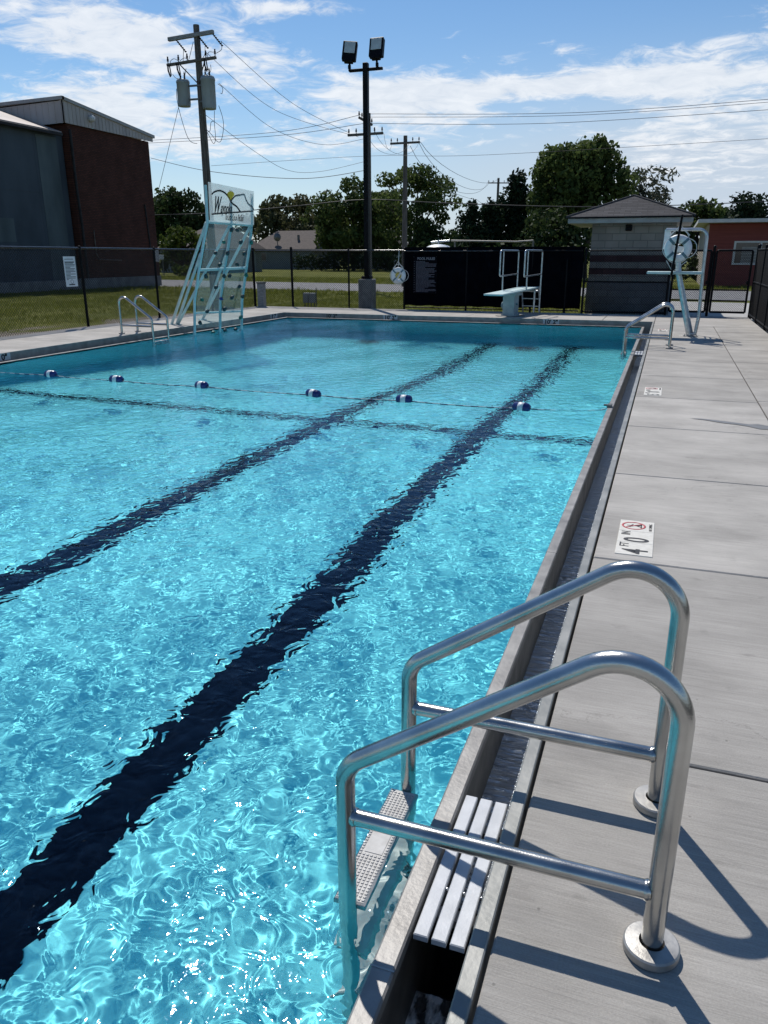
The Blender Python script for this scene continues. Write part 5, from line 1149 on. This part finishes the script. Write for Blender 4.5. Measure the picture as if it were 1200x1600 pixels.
def cn(scale, det, rough, dist, off):
    mp = N.new('ShaderNodeMapping'); mp.inputs['Location'].default_value = off; L.new(cb.outputs[0], mp.inputs[0]); n = N.new('ShaderNodeTexNoise'); n.inputs['Scale'].default_value = scale; n.inputs['Detail'].default_value = det; n.inputs['Roughness'].default_value = rough; n.inputs['Distortion'].default_value = dist; L.new(mp.outputs[0], n.inputs['Vector']); return n.outputs['Fac']
def blob_(u, v, du, dv, wgt):
    d = ray(u, v); a0 = math.atan2(d.x, d.y); e0 = math.asin(d.normalized().z)
    x = mth('DIVIDE', mth('SUBTRACT', AZ, a0), du / 1202); y = mth('DIVIDE', mth('SUBTRACT', EL, e0), dv / 1202)
    r2 = mth('ADD', mth('MULTIPLY', x, x), mth('MULTIPLY', y, y)); return mth('MULTIPLY', mth('EXPONENT', mth('MULTIPLY', r2, -1.0)), wgt)
bl = [blob_(*q_) for q_ in ((130, 40, 150, 48, .30), (240, 85, 160, 30, .14), (190, 172, 150, 36, .34), (600, 150, 120, 34, .26), (830, 138, 190, 15, .26), (640, 205, 160, 30, .16), (1060, 110, 130, 26, .16), (1100, 200, 190, 90, .24), (470, 14, 90, 12, .22), (420, 100, 70, 40, .12), (930, 80, 110, 12, .10), (330, 230, 200, 28, .18), (1190, 30, 60, 30, .06), (720, 12, 160, 14, .06))]
s_ = bl[0]
for q_ in bl[1:]: s_ = mth('ADD', s_, q_)
nbig = cn(1.5, 10, .60, .5, (3.1, 1.7, 0)); nfine = cn(6.5, 10, .66, .6, (.4, 9.2, 0)); veil = cn(.5, 5, .5, .3, (7, 2, 0))
dens = mth('ADD', mth('ADD', mth('MULTIPLY', nbig, .5), mth('MULTIPLY', nfine, .55)), s_)
mr = N.new('ShaderNodeMapRange'); mr.interpolation_type = 'SMOOTHSTEP'; mr.inputs['From Min'].default_value = .635; mr.inputs['From Max'].default_value = .82; L.new(dens, mr.inputs[0])
# pale veil towards the horizon
hz = N.new('ShaderNodeMapRange'); hz.inputs['From Min'].default_value = .20; hz.inputs['From Max'].default_value = -.01; hz.inputs['To Min'].default_value = 0; hz.inputs['To Max'].default_value = .80; L.new(EL, hz.inputs[0])
rgt_ = blob_(1120, 265, 430, 105, .8)
vl = mth('MULTIPLY', mth('ADD', mth('POWER', hz.outputs[0], 1.5), rgt_), mth('ADD', mth('MULTIPLY', veil, .5), .72))
vl = mth('MINIMUM', vl, .93)
m1 = N.new('ShaderNodeMix'); m1.data_type = 'RGBA'; L.new(vl, m1.inputs['Factor']); hs = N.new('ShaderNodeHueSaturation'); hs.inputs['Saturation'].default_value = 1.12; hs.inputs['Value'].default_value = 1.0; L.new(sky.outputs[0], hs.inputs['Color']); L.new(hs.outputs[0], m1.inputs['A']); m1.inputs['B'].default_value = (5.5, 6.35, 7.5, 1)
m2 = N.new('ShaderNodeMix'); m2.data_type = 'RGBA'; L.new(mth('MULTIPLY', mr.outputs[0], .88), m2.inputs['Factor']); L.new(m1.outputs['Result'], m2.inputs['A']); mc = N.new('ShaderNodeMix'); mc.data_type = 'RGBA'; L.new(nfine, mc.inputs['Factor']); mc.inputs['A'].default_value = (5.5, 6.3, 7.4, 1); mc.inputs['B'].default_value = (10.8, 10.8, 10.8, 1); L.new(mc.outputs['Result'], m2.inputs['B'])
L.new(m2.outputs['Result'], bg.inputs['Color'])

sl = bpy.data.lights.new('sun', 'SUN'); sl.energy = 3.9; sl.angle = R(.53); sl.color = (1, .955, .89); so = bpy.data.objects.new('sun', sl); COL.objects.link(so); so.rotation_euler = SUN.to_track_quat('Z', 'Y').to_euler(); so.location = (-8, 12, 20)
sl.cycles.is_caustics_light = True
for o in CAUSTIC: o.cycles.is_caustics_receiver = True

cam = bpy.data.cameras.new('camera'); co = bpy.data.objects.new('camera', cam); COL.objects.link(co); SC.camera = co
co.location = EYE; co.rotation_euler = (R(90) - PITCH, 0, YAW); cam.sensor_fit = 'VERTICAL'; cam.sensor_height = 36; cam.lens = 36 * FPX / 1600; cam.clip_end = 3000; cam.clip_start = .05
SC.render.resolution_x, SC.render.resolution_y = 768, 1024
SC.view_settings.view_transform = 'Standard'; SC.view_settings.look = 'None'; SC.view_settings.exposure = .1; SC.view_settings.gamma = 1
cy = SC.cycles; cy.caustics_reflective = True; cy.caustics_refractive = True; cy.blur_glossy = .3; cy.max_bounces = 10; cy.transparent_max_bounces = 16; cy.sample_clamp_indirect = 8; cy.use_denoising = True
